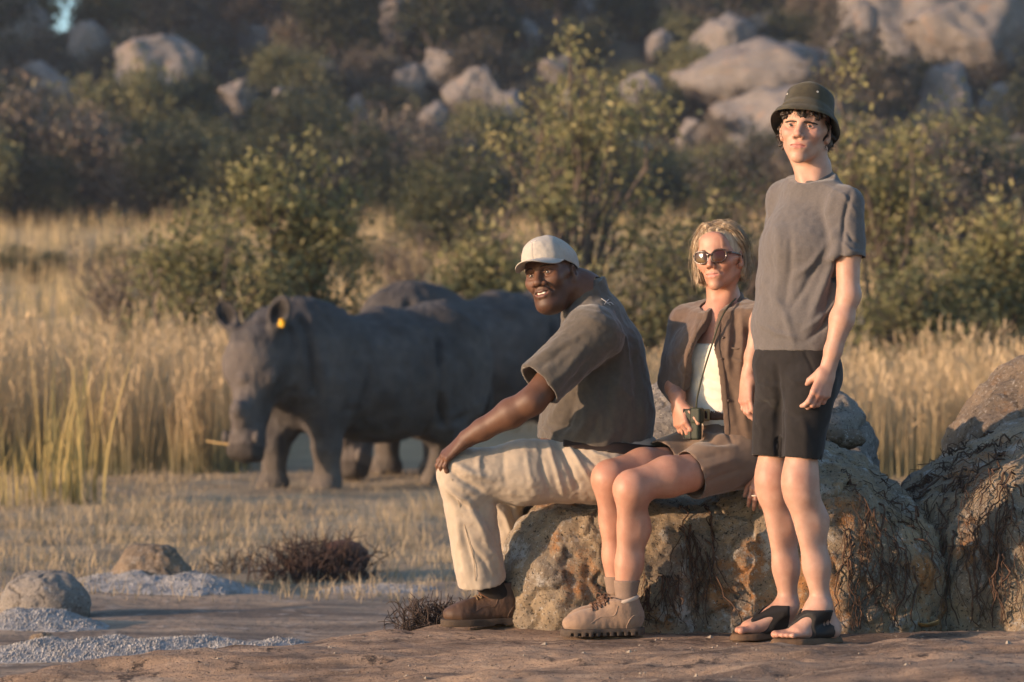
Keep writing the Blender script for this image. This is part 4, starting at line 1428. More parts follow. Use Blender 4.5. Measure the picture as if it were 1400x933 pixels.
def eyes(parent, tow, iris=(0.05, 0.03, 0.02), M=None, look=(0, 0), white=(0.75, 0.7, 0.66), lid=.0042):
    for s in (1, -1):
        f = Field(A(s * .0315, .0762, .003) - .018, A(s * .0315, .0762, .003) + .018, 0.0014)
        f.ell((s * .0315, .0762, .003), 0.0138, 0)
        V, Q = f.mesh(1)
        rel = V - A(s * .0315 + look[0], .0762, .003 + look[1])
        d = np.hypot(rel[:, 0], rel[:, 2])
        c = np.where((d < .0072)[:, None], A(*iris), A(*white))
        c = np.where((d < .0028)[:, None], A(.005, .005, .005), c)
        mobj("eye", tow(V), Q, m_eye, parent, col=c)
        pts = [A(s * (.0315 + .0145 * u), .0925 - .012 * u * u - .004 * abs(u), .0030 + lid * (1.02 - .75 * u * u)) for u in np.linspace(-1.05, 1.1, 13)]
        Vl, Ql = tube(pts, np.linspace(.0008, .0014, 13), 5)
        mobj("eyelashes", tow(Vl), Ql, m_lash, parent)


def face_color(L, base, lip, op, flush=0.0, stubble=None, shadow=None):
    c = np.tile(A(*base), (len(L), 1))
    n = fbm(L, 40, 3, 5)
    c *= (1 + 0.05 * n)[:, None]
    mz = sstep(.0285, .022, np.abs(L[:, 0])) * sstep(.078, .083, L[:, 1]) * sstep(-.080 - op, -.0765 - op, L[:, 2]) * sstep(-.0525, -.0555, L[:, 2])
    yy = 0.0645 + np.abs(L[:, 0]) * .1
    mz = mz * sstep(.0875 - np.abs(L[:, 0]) * .25, .0905 - np.abs(L[:, 0]) * .25, L[:, 1]) * sstep(.0125, .0105, np.abs(L[:, 2] + .0655 + op * .35) + np.abs(L[:, 0]) * .33)
    c = c * (1 - mz[:, None]) + mz[:, None] * A(*lip)
    if flush:
        for q, r_ in ((A(.042, .08, -.022), .03), (A(-.042, .08, -.022), .03), (A(0, .115, -.028), .018)):
            w = np.exp(-(np.linalg.norm(L - q, axis=1) / r_) ** 2) * flush
            c = c * (1 - w[:, None] * A(0.05, .35, .35))
    if stubble is not None:
        w = sstep(-.035, -.055, L[:, 2]) * sstep(.0, .05, L[:, 1]) * (1 - mz) * 0.55
        c = c * (1 - w[:, None]) + w[:, None] * A(*stubble)
    return c


def brows(parent, tow, m, w=1.0, lift=0.0, rad=.0030, flat=1.0):
    for s in (1, -1):
        ms = []
        for i in range(26):
            t = i / 25
            b = A(s * (.012 + .037 * t), 1.004e-1 - .020 * t * t - .004 * t, .0205 + .0065 * flat * math.sin(math.pi * min(t * .75 + .1, 1)) + lift)
            e = b + A(s * .008, -.002, .0012 - .003 * t) + RNG.normal(0, .0006, 3)
            b = b + RNG.normal(0, .0010, 3) * A(1, 0.3, 1)
            ms.append(tube([b, (b + e) / 2 + A(0, .001, .0), e], [rad * .35 * w, rad * .4 * w, rad * .15], 4))
        V, Q = join(*ms)
        mobj("eyebrow", tow(V), Q, m, parent)


def lathe(prof, n=64):
    prof = np.asarray(prof, float)
    a = np.linspace(0, 2 * math.pi, n, endpoint=False)
    V = np.concatenate([np.stack([r * np.cos(a), r * np.sin(a), np.full(n, z)], 1) for r, z in prof])
    F = [(i * n + k, i * n + (k + 1) % n, (i + 1) * n + (k + 1) % n, (i + 1) * n + k) for i in range(len(prof) - 1) for k in range(n)]
    return V, np.array(F)


def torus_pts(c, u, v, ru, rv, n=48):
    a = np.linspace(0, 2 * math.pi, n + 1)
    return [np.asarray(c) + ru * math.cos(t) * np.asarray(u) + rv * math.sin(t) * np.asarray(v) for t in a]


def boot(parent, heel, toe, upper_m, sole_m, lace_m, hgt=0.125, lug=False, collar_m=None, detail=True, wide=1.0, lean=0.0):
    """a laced ankle boot built in its own frame (x to the toe, y left, z up)"""
    heel = np.asarray(heel, float); toe = np.asarray(toe, float)
    L = np.linalg.norm((toe - heel)[:2]); d = unit((toe - heel) * A(1, 1, 0)); l = np.cross(A(0, 0, 1), d)
    Mx = np.stack([d, l, A(0, 0, 1)], 1)
    tow = lambda X: np.asarray(X) @ Mx.T + heel
    q = L / 0.29; w = wide
    F = Field((-.03, -.075, .0), (L + .03, .075, hgt + .03), .0029)
    F.ell((.048 * q, 0, .060), (.050, .039 * w, .050), .0)
    F.cone((.062 * q, 0, .06), (.070 * q + lean, 0, hgt), .046 * w, .049 * w, .03, cap=True, ax=(1, 0, 0), f=.92)
    F.cone((.085 * q, 0, .080), (.200 * q, 0, .046), .046 * w, .040 * w, .03, ax=(0, 0, 1), f=1.0)
    F.ell((.232 * q, 0, .042), (.058 * q, .047 * w, .034), .03)
    F.ell((.150 * q, 0, .04), (.12 * q, .043 * w, .03), .02)
    F.cone((.105 * q, 0, .105), (.088 * q + lean, 0, hgt + .012), .022, .020, .02, ax=(0, 1, 0), f=.7)     # tongue
    F.cone((.068 * q + lean, 0, hgt - .03), (.070 * q + lean, 0, hgt + .05), .040 * w, .0435 * w, .003, 's', ax=(1, 0, 0), f=.92)
    F.plane((0, 0, .018), (0, 0, -1))
    V, Q = F.mesh(1); N = vnormals(V, Q)
    V = V + N * (.0009 * fbm(V, 26, 3, 6) - .0016 * np.exp(-((V[:, 0] - .185 * q + .25 * (V[:, 2] - .06)) / .006) ** 2) * (V[:, 2] > .045) + .0007 * fbm(V * A(2.4, 1, 1), 30, 2, 2))[:, None]
    b = mobj("boot", tow(V), Q, upper_m, parent)
    S = Field((-.04, -.08, -.01), (L + .04, .08, .06), .003)
    S.path([A(.040 * q, 0, .014), A(.12 * q, 0, .014), A(.20 * q, 0, .014), A(.245 * q, 0, .014)], [.047 * w, .041 * w, .050 * w, .050 * w], .03)
    S.plane((0, 0, .026), (0, 0, 1), .004); S.plane((0, 0, .001), (0, 0, -1))
    if lug:
        for i in range(12):
            x = .004 + i * (L - .004) / 11.0
            for sg in (1, -1):
                S.box((x, sg * .055, .004), (.0052, .022, .0095), .001, 0, 's')
        S.box((-.01, 0, .004), (.02, .006, .01), .001, 0, 's')
    else:
        S.box((.098 * q, 0, 0), (.018, .1, .007), .002, .004, 's')
    mobj("sole", tow(S.mesh(0)[0]), S.mesh(0)[1], sole_m, b)
    if detail:
        from mathutils.bvhtree import BVHTree
        bv = BVHTree.FromPolygons([Vector(v) for v in V], Q.tolist())
        def top(x, y):
            h_ = bv.ray_cast(Vector((x, y, hgt + .02)) + Vector((.05, 0, .02)), Vector((-.05, 0, -.1)).normalized())
            return np.array(h_[0]) + .0022 * np.array(h_[1]) if h_[0] is not None else A(x, y, hgt)
        for i in range(5):
            x = .168 * q - i * .0185 * q
            for sg in (1, -1):
                pts = [top(x + .004, -.026 * sg * w), top(x - .001, -.012 * sg), top(x - .005, 0), top(x - .009, .012 * sg), top(x - .012, .026 * sg * w)]
                V2, Q2 = tube(spline(pts, 4), .0026, 5)
                mobj("lace", tow(V2), Q2, lace_m, b)
        o = top(.100 * q, 0)
        for sg in (1, -1):
            pts = [o, o + A(.012, sg * .018, .008), o + A(.010, sg * .036, -.012), o + A(.002, sg * .022, -.006), o]
            V2, Q2 = tube(spline(pts, 6), .0022, 5)
            mobj("lace_bow", tow(V2), Q2, lace_m, b)
        for sg in (1, -1):                       # stitched panel edges
            pts = [A(.20 * q, sg * .08, .045), A(.16 * q, sg * .08, .066), A(.115 * q, sg * .08, .070), A(.10 * q, sg * .08, hgt - .015)]
            pr = []
            for p_ in spline(pts, 5):
                h_ = bv.ray_cast(Vector(p_), Vector((0, -sg, 0)))
                if h_[0] is not None: pr.append(np.array(h_[0]))
            if len(pr) > 3:
                V2, Q2 = tube(pr, .0019, 4)
                mobj("panel_seam", tow(V2), Q2, upper_m, b)
            hq = [A(.0 * q, sg * .08, .062), A(.045 * q, sg * .08, .068), A(.066 * q, sg * .08, .04), A(.066 * q, sg * .08, .026)]
            pr = []
            for p_ in spline(hq, 5):
                h_ = bv.ray_cast(Vector(p_), Vector((0, -sg, 0)))
                if h_[0] is not None: pr.append(np.array(h_[0]))
            if len(pr) > 3:
                V2, Q2 = tube(pr, .0019, 4)
                mobj("panel_seam", tow(V2), Q2, upper_m, b)
    if collar_m is not None:
        V, Q = tube(torus_pts(A(.070 * q + lean, 0, hgt - .001), A(1, 0, -.25), A(0, 1, 0), .0475 * w, .0455 * w, 40), .0075, 8)
        mobj("collar", tow(V), Q, collar_m, b)
    return b


m_lash = mat("eyelash", (.012, .009, .008), rough=.8)
m_eye = mat("eye", None, rough=0.22, spec=0.4, attr=True)


def band(F, off, keep, smooth=1, lo=None):
    """a close-fitting layer over a body field: the surface moved out by off, kept where keep(X, Y, Z) < 0"""
    G = Field.__new__(Field)
    G.lo, G.h, G.n, G.ax = F.lo, F.h, F.n, F.ax
    X, Y, Z = F.ax[0][:, None, None], F.ax[1][None, :, None], F.ax[2][None, None, :]
    G.d = np.maximum(F.d - off, keep(X, Y, Z).astype(np.float32))
    return G.mesh(smooth)


def plan_dist(X, Y, pts):
    best = None
    for i in range(len(pts) - 1):
        a, e = pts[i], pts[i + 1] - pts[i]
        t = np.clip(((X - a[0]) * e[0] + (Y - a[1]) * e[1]) / (e[0] ** 2 + e[1] ** 2 + 1e-12), 0, 1)
        d = np.sqrt((X - a[0] - t * e[0]) ** 2 + (Y - a[1] - t * e[1]) ** 2)
        best = d if best is None else np.minimum(best, d)
    return best


def hair_strands(paths, per, jit, rad, seed, n=3):
    """fine strands that follow the locks"""
    rg = np.random.default_rng(seed); ms = []
    for p in paths:
        p = np.asarray(p)
        for _ in range(per):
            o = rg.normal(0, jit, 3); w = rg.normal(0, jit * .7, (len(p), 3)).cumsum(0) * .35
            q = p + o + w
            ms.append(tube(q, np.linspace(rad, rad * .4, len(q)), n))
    return join(*ms)
# ------------------------------------------------------------------ the young man standing
def build_youth():
    YB = -0.05
    fwd = unit(A(-.64, -.77, 0)); lft = A(.77, -.64, 0)
    t = thing("person", P(1100, 875, YB) * A(1, 1, 0), "young man standing in a bucket hat, grey t-shirt, black shorts and flip-flops", "person")
    skin = mat("skin_fair", None, (0.88, 0.80, 0.77), scale=26, rough=0.5, bump=0.0006, bscale=240, attr=True, sss=0.12, spec=0.35)
    BASECOL = (0.44, 0.268, 0.200)
    pel = P(1088, 505, YB); waist = P(1089, 440, YB); chest = P(1105, 335, YB); upc = P(1109, 285, YB); nkb = P(1112, 242, YB)
    shL = P(1157, 279, -.165); shR = P(1071, 272, .085)
    elL = P(1160, 404, -.20); wrL = P(1132, 505, -.215)
    elR = P(1050, 405, .16); wrR = P(1023, 515, .14)
    # ---- body under and outside the clothes
    ms, cols = [], []
    F = Field(P(1000, 700, .30) - A(.02, .0, 0), P(1200, 235, -.35) + A(.02, 0, 0), 0.008) if False else None
    F = Field((.70, -.40, .50), (1.22, .30, 1.60), 0.008)
    F.path([pel, waist, chest, upc], [.088, .085, .095, .07], .05, ax=lft, f=.66)
    F.cone(upc, nkb, .06, .05, .04)
    F.cone(upc, shL, .05, .05, .04); F.cone(upc, shR, .05, .05, .04)
    hipL, hipR = P(1107, 520, -.11), P(1070, 520, .035)
    knL, knR = P(1093, 655, -.14), P(1056, 652, .015)
    F.cone(hipL, knL * .6 + hipL * .4, .075, .05, .04); F.cone(hipR, knR * .6 + hipR * .4, .075, .05, .04)
    V, Q = F.mesh(2); ms.append((V, Q)); cols.append(np.tile(A(*BASECOL), (len(V), 1)))
    # arms with hands
    for sh, el, wr, d, n, th, cu, ex in (
            (shL, elL, wrL, P(1114, 566, -.25) - wrL, A(.45, -.85, .1), A(-1, -.3, 0), (26, 46, 34), (-12, 0, 6, 10)),
            (shR, elR, wrR, P(1018, 560, .10) - wrR, A(-.75, -.45, 0), A(-.3, -.9, 0), (18, 30, 20), (0, 3, 6, 9))):
        lo = np.min([sh, el, wr, wr + unit(d) * .19], 0) - .075; hi = np.max([sh, el, wr], 0) + .075
        F = Field(lo, hi, 0.0030)
        arm(F, sh, el, wr, (.046, .042, .036, .0385, .0235))
        F.ell(el + A(0.006, .006, 0), (.030, .030, .036), .02)
        hand(F, wr, d, n, th, 0.98, cu, 3.0, 1.3, ex)
        V, Q = F.mesh(1)
        N = vnormals(V, Q)
        c = np.tile(A(*BASECOL), (len(V), 1)) * (1 + .06 * fbm(V, 18, 3))[:, None]
        dk = np.exp(-((np.linalg.norm(V - (wr + unit(d) * .10), axis=1)) / .045) ** 2) * .30
        c = c * (1 - dk[:, None] * A(.1, .6, .6))
        ms.append((V, Q)); cols.append(c)
    # legs and feet
    legf = {}
    for side, kn, cf, an, heel, toe in (
            (1, knL, P(1108, 712, -.120), P(1124, 826, -.125), A(1.085, -.105, 0), A(.862, -.215, 0)),
            (-1, knR, P(1070, 716, .040), P(1079, 826, .035), A(.945, .055, 0), A(.735, -.045, 0))):
        F = Field(np.minimum(kn, toe) - A(.08, .10, 0) * 1.0, np.maximum(kn, heel) + A(.09, .10, .16), 0.0032)
        top = kn + A(.012, .01, .13)
        F.path([top, kn + A(.004, .004, .02), kn - A(-.006, 0, .05)], [.055, .052, .050], .03)
        F.ell(kn + fwd * .022 + A(0, 0, .0), (.030, .030, .038), .025)        # kneecap
        F.path([kn - A(0, 0, .03), cf - fwd * .008, cf * .45 + an * .55, an], [.046, .0465, .036, .0275], .05)
        F.cone(kn - A(0, 0, .05) + fwd * .012, an + fwd * .006, .031, .024, .02)       # shin
        d = unit(toe - heel); l = np.cross(A(0, 0, 1), d); z0 = .026
        F.path([an, heel + d * .042 + A(0, 0, z0 + .035)], [.031, .033], .02)
        F.ell(heel + d * .030 + A(0, 0, z0 + .022), (.032, .029, .030), .02)
        F.ell(an + l * .030 - A(0, 0, .004), .013, .015); F.ell(an - l * .030 + A(0, 0, .006), .013, .015)
        F.cone(an + d * .025 - A(0, 0, .018), heel + d * .165 + A(0, 0, z0 + .018), .036, .021, .03, ax=l, f=.72)
        F.cone(heel + d * .04 + A(0, 0, z0 + .012), heel + d * .17 + A(0, 0, z0 + .012), .024, .022, .02, ax=l, f=.65)
        tl = np.linalg.norm(toe - heel)
        inner = -side
        for i, (o, ln, r_) in enumerate(((.028, .0, .0115), (.009, .002, .0085), (-.007, -.008, .008), (-.021, -.018, .0075), (-.034, -.030, .0075))):
            b = heel + d * (tl - .065 + ln) + l * o * inner + A(0, 0, z0 + .014)
            e = heel + d * (tl - .014 + ln) + l * o * 1.05 * inner + A(0, 0, z0 + .010)
            F.cone(b, e, r_ * 1.05, r_, .008)
            F.ell(e - d * .004, r_ * 1.08, .004)
        legf[side] = (F, d, l)
        V, Q = F.mesh(1)
        c = np.tile(A(*BASECOL), (len(V), 1)) * (1 + .07 * fbm(V, 14, 4))[:, None]
        kk = np.exp(-(np.linalg.norm(V - (kn + fwd * .03), axis=1) / .05) ** 2) * .35
        tt = np.exp(-(np.linalg.norm(V - (toe + A(.01, 0, .04)), axis=1) / .05) ** 2) * .35
        c = c * (1 - (kk + tt)[:, None] * A(.05, .45, .5))
        ms.append((V, Q)); cols.append(c)
    # head
    HM = frame(R(17), R(5), R(-5)); hc = P(1101, 179, YB - .03)
    def ex(F, loc):
        F.path([loc(nkb), loc(upc)], [.050, .045], .03)
    V, Q, Lc, tow = head(hc, HM, 0.985, (nkb + A(0, 0, .03), nkb - A(0, 0, .04)), (.053, .056), ex, below=.24, jaw=.95, lips=.80, lid=.0037, chin=1.0, brow=1.15)
    ms.append((tow(V), Q)); cols.append(face_color(Lc, BASECOL, (.40, .175, .15), 0, .45))
    Vb, Qb = join(*ms)
    mobj("body", Vb, Qb, skin, t, col=np.concatenate(cols))
    eyes(t, tow, (.05, .04, .03), white=(.34, .30, .28))
    hair_m = mat("hair_dark", (0.018, 0.012, 0.009), (0.035, 0.022, 0.015), scale=60, rough=0.55, spec=0.4)
    brows(t, tow, hair_m, 1.9, -.0075, flat=.4)
    # hair: loose curls below the hat
    F = Field((-.13, -.15, -.10), (.13, .13, .13), .0024)
    F.ell((0, -.025, .025), (.084, .098, .088), 0)
    F.ell((0, -.045, -.025), (.087, .070, .062), .02)
    F.ell((0, .075, -.03), (.075, .075, .075), .01, 's')
    F.ell((0, .065, -.095), (.10, .080, .075), .01, 's')
    locks = []
    for i in range(330):
        az = RNG.uniform(-math.pi, math.pi); el_ = RNG.uniform(-.55, .55)
        dirv = A(math.sin(az) * math.cos(el_), math.cos(az) * math.cos(el_), math.sin(el_))
        front = dirv[1] > .45
        b = A(0, -.02, .030) + dirv * A(.082, .100, .088)
        if front: b[2] = RNG.uniform(.05, .072); b[1] = .095 - abs(b[0]) * .4 - max(0, b[2] - .06) * .3
        if not front: b = b + A(0, -.006, -.020)
        if not front and b[2] < -.075: continue
        if not front and dirv[1] > .22 and b[2] < .0: continue
        pts = [b]; g = unit(A(RNG.normal(0, .5), 0.15 if front else RNG.normal(0, .2), -1))
        for j in range(4):
            g = unit(g + RNG.normal(0, .55, 3) + A(0, .05 if front else 0, -.2))
            q = pts[-1] + g * (.0075 if front else .0095)
            pts.append(q)
        pp = spline(pts, 3); locks.append(pp)
        if i % 2 == 0: F.path(pp, np.linspace(.0040, .0020, 13), .005)
    tl_ = R(22)
    F.plane(A(0, -.004, .040) - .014 * A(0, -math.sin(tl_), math.cos(tl_)), A(0, -math.sin(tl_), math.cos(tl_)))
    V, Q = F.mesh(0)
    N = vnormals(V, Q)
    V = V + N * (.0012 * fbm(V, 220, 2))[:, None]
    hair = mobj("hair", tow(V), Q, hair_m, t)
    up_ = A(0, -math.sin(tl_), math.cos(tl_))
    locks = [p for p in locks if ((p - A(0, -.004, .040)) @ up_).max() < -.006]
    mobj("strands", tow(hair_strands(locks, 7, .0032, .0007, 3)[0]), hair_strands(locks, 7, .0032, .0007, 3)[1], hair_m, hair)
    # bucket hat
    hat_m = mat("hat_olive", (0.060, 0.053, 0.032), (0.030, 0.027, 0.019), scale=24, rough=0.95, bump=.0012, bscale=500, sheen=.2, spec=.1)
    tilt = R(22)
    HT = np.array([[1, 0, 0], [0, math.cos(tilt), -math.sin(tilt)], [0, math.sin(tilt), math.cos(tilt)]])
    prof = [(.0860, .014), (.0960, .004), (.1195, -.034), (.1225, -.039), (.1232, -.036), (.1140, -.014), (.1000, .008), (.0925, .026), (.0912, .030), (.0906, .034), (.0895, .05), (.0865, .075), (.0840, .090), (.0815, .097), (.0790, .100), (.0755, .1035), (.05, .110), (.02, .113), (.001, .1135)]
    # resample profile densely for the seams
    V, Q = lathe(prof, 96)
    a = np.arctan2(V[:, 1], V[:, 0]); rr = np.hypot(V[:, 0], V[:, 1])
    wv = sstep(.098, .116, rr)
    V[:, 2] += wv * (.006 * np.sin(2 * a + 1.1) + .004 * np.sin(3 * a + .4)) + (1 - wv) * .0025 * np.sin(4 * a + 1) * sstep(.03, .1, V[:, 2])
    V[:, :2] *= (1 + .010 * np.sin(3 * a + .6) * sstep(.02, .1, V[:, 2]))[:, None]
    hat_loc = A(0, -.004, .040)
    hatw = lambda X: tow(np.asarray(X) * A(.965, 1.12, .92) @ HT.T + hat_loc)
    hat = mobj("bucket_hat", hatw(V), Q, hat_m, t)
    ms2 = []
    for rr_, zz in ((.0985, .0118), (.1055, .0005), (.1125, -.0105)):
        ms2.append(tube([A(rr_ * math.cos(u), rr_ * math.sin(u), zz + .0004) for u in np.linspace(0, 2 * math.pi, 97)], .0008, 4))
    V, Q = join(*ms2)
    mobj("stitching", hatw(V), Q, mat("hat_stitch", (.075, .066, .042), rough=.9), hat)
    ey = []
    for u in (R(38), R(118)):
        ctr = A(.0882 * math.cos(u), .0882 * math.sin(u), .062); nn = unit(A(math.cos(u), math.sin(u), .1)); tt_ = unit(np.cross(nn, A(0, 0, 1)))
        V, Q = tube(torus_pts(ctr + nn * .001, tt_, np.cross(nn, tt_), .0028, .0028, 12), .0011, 5)
        mobj("eyelet", hatw(V), Q, mat("eyelet_metal", (.62, .6, .55), rough=.35), hat)
    # ---- t-shirt
    shirt_m = mat("tshirt_grey", (0.112, 0.103, 0.101), (0.096, 0.089, 0.088), scale=160, rough=.95, bump=.0010, bscale=420, sheen=.25, spec=.1)
    F = Field((.72, -.36, .88), (1.23, .27, 1.58), .0045)
    hem = P(1089, 480, YB)
    F.cone(waist, hem - A(0, 0, .0), .104, .107, .05, ax=lft, f=.70, cap=True)
    F.path([waist, P(1096, 385, YB), chest, P(1107, 305, YB)], [.102, .101, .108, .088], .05, ax=lft, f=.665)
    F.cone(P(1107, 305, YB), nkb - A(0, 0, .025), .085, .058, .05, ax=lft, f=.8)
    F.cone(nkb - A(0, 0, .03), shL, .055, .054, .05); F.cone(nkb - A(0, 0, .03), shR, .055, .054, .05)
    F.ell(chest + fwd * .045, (.11, .11, .10), .06)
    slL = P(1159, 354, -.19); slR = P(1063, 346, .13)
    F.cone(shL, slL, .057, .062, .025, cap=True)
    F.cone(shR, slR, .054, .056, .025, cap=True)
    F.cone(shL * .35 + slL * .65, slL + (slL - shL) * .2, .050, .0565, .004, 's')
    F.cone(shR * .35 + slR * .65, slR + (slR - shR) * .2, .046, .0505, .004, 's')
    F.cone(hem + A(0, 0, .05), hem - A(0, 0, .06), .098, .101, .004, 's', ax=lft, f=.70)
    F.plane(nkb + A(0, 0, .002), unit(A(0, 0, 1) + fwd * .38), .004)
    V, Q = F.mesh(2)
    N = vnormals(V, Q)
    px = lambda x, y: P(x, y, YB - .1)
    ff = []
    for a_, b_, c_, w_, m_ in (((1143, 335), (1125, 390), (1105, 440), .014, .010), ((1147, 345), (1135, 400), (1122, 455), .012, -.010), ((1138, 320), (1110, 360), (1085, 380), .013, .007),
                         ((1130, 330), (1098, 395), (1080, 425), .011, -.006), ((1150, 395), (1128, 430), (1098, 452), .010, .008), ((1146, 410), (1125, 446), (1100, 468), .009, -.008),
                         ((1062, 300), (1066, 360), (1060, 420), .014, .005), ((1078, 310), (1080, 370), (1070, 440), .012, -.005), ((1045, 380), (1070, 420), (1085, 470), .012, .005),
                         ((1160, 265), (1150, 300), (1146, 345), .008, -.008), ((1136, 262), (1130, 295), (1138, 330), .012, .006), ((1040, 440), (1060, 455), (1090, 462), .009, .005),
                         ((1125, 252), (1150, 268), (1168, 295), .007, .003), ((1150, 310), (1160, 330), (1172, 335), .007, -.004), ((1145, 330), (1158, 345), (1175, 347), .006, .004)):
        ff.append(([px(*a_), px(*b_), px(*c_)], w_, m_))
    V = folds(V, N, [(p_, w_, m_ * 1.5) for p_, w_, m_ in ff])
    V = V + N * (.0040 * fbm(V * A(1, 1, .55), 13, 3, 4) * sstep(.98, 1.1, V[:, 2]) + .0015 * fbm(V, 40, 2, 9))[:, None]
    shirt = mobj("t_shirt", V, Q, shirt_m, t)
    # ribbed neckline and hems
    ring = torus_pts(nkb + A(0, 0, .000), unit(fwd + A(0, 0, -.38)), lft, .064, .059, 48)
    mobj("neckband", *tube(ring, .0065, 8), shirt_m, shirt)
    # ---- shorts
    sm = mat("shorts_black", (0.014, 0.013, 0.013), (0.020, 0.018, 0.018), scale=30, rough=.9, bump=.0008, bscale=350, sheen=.12, spec=.15)
    F = Field((.72, -.30, .53), (1.20, .25, 1.05), .0045)
    hmL, hmR = P(1096, 629, -.14), P(1054, 627, .0)
    F.path([P(1088, 462, YB), P(1088, 500, YB), P(1088, 530, YB)], [.096, .102, .098], .03, ax=lft, f=.68)
    F.ell(P(1100, 515, YB) - fwd * .035, (.105, .105, .10), .05)
    F.cone(hipL, hmL, .092, .067, .014, cap=True)
    F.cone(hipR, hmR, .092, .066, .010, cap=True)
    F.cone((hipL + hipR) / 2, (hmL + hmR) / 2 + A(0, 0, .07), .055, .028, .02, cap=True)
    F.cone(hipL * .15 + hmL * .85, hmL - A(0, 0, .05), .062, .064, .003, 's')
    F.cone(hipR * .15 + hmR * .85, hmR - A(0, 0, .05), .060, .061, .003, 's')
    V, Q = F.mesh(2); N = vnormals(V, Q)
    ff = []
    for a_, b_, c_, w_, m_ in (((1062, 500), (1066, 560), (1067, 627), .010, -.016), ((1098, 478), (1106, 496), (1112, 512), .006, -.006), ((1040, 520), (1056, 530), (1072, 528), .010, .006),
                               ((1072, 510), (1088, 522), (1105, 520), .010, .006), ((1070, 560), (1085, 570), (1100, 566), .010, -.005), ((1035, 560), (1046, 590), (1042, 620), .010, .005),
                               ((1090, 560), (1100, 590), (1098, 622), .012, .005), ((1030, 545), (1045, 555), (1060, 550), .008, -.005)):
        ff.append(([px(*a_), px(*b_), px(*c_)], w_, m_))
    V = folds(V, N, ff)
    V = V + N * (.003 * fbm(V, 16, 3, 4) * sstep(.60, .68, V[:, 2]))[:, None]
    sh = mobj("shorts", V, Q, sm, t)
    # stitched hems and pocket line
    pk = P(1111, 512, -.155)
    F = Field(pk - .02, pk + .02, .0015); F.ell(pk, (.0045, .004, .0045), 0)
    mobj("rivet", *F.mesh(), mat("rivet_metal", (.5, .48, .44), rough=.4), sh)
    # ---- sandals
    sole_m = mat("sandal_sole", (0.125, 0.075, 0.042), (0.095, 0.058, 0.034), scale=60, rough=.8, bump=.001, bscale=200)
    strap_m = mat("sandal_strap", (0.016, 0.014, 0.013), rough=.6, bump=.0006, bscale=200)
    for side, heel, toe in ((1, A(1.085, -.105, 0), A(.862, -.215, 0)), (-1, A(.945, .055, 0), A(.735, -.045, 0))):
        d = unit(toe - heel); l = np.cross(A(0, 0, 1), d); inner = -side; tl = np.linalg.norm(toe - heel)
        F = Field(np.minimum(heel, toe) - A(.07, .07, .01), np.maximum(heel, toe) + A(.07, .07, .08), .003)
        F.path([heel + d * .028, heel + d * .10 - l * inner * .006, heel + d * .17, heel + d * (tl - .028) + l * inner * .008], [.036, .035, .047, .037], .03)
        F.plane((0, 0, .025), (0, 0, 1), .006); F.plane((0, 0, .002), (0, 0, -1))
        V, Q = F.mesh(1)
        so = mobj("flip_flop_sole", V, Q, sole_m, t)
        F, d, l = legf[side]
        post = heel + d * (tl - .066) + l * inner * .019
        keep = None
        Y2 = []
        for sg in (1, -1):
            Y2.append(spline([post, heel + d * (tl - .105) + l * (inner * .010 + sg * .016), heel + d * (tl - .145) + l * sg * .040, heel + d * .060 + l * sg * .052], 5))
        def keepf(X, Y, Z):
            w = np.minimum(plan_dist(X, Y, Y2[0]), plan_dist(X, Y, Y2[1]))
            along = (X - heel[0]) * d[0] + (Y - heel[1]) * d[1]
            return np.maximum(w - (.006 + .010 * np.clip((tl - .066 - along) / .1, 0, 1)), Z - .115)
        V, Q = band(F, .0055, keepf)
        mobj("flip_flop_strap", V, Q, strap_m, so)
    return t


build_youth()
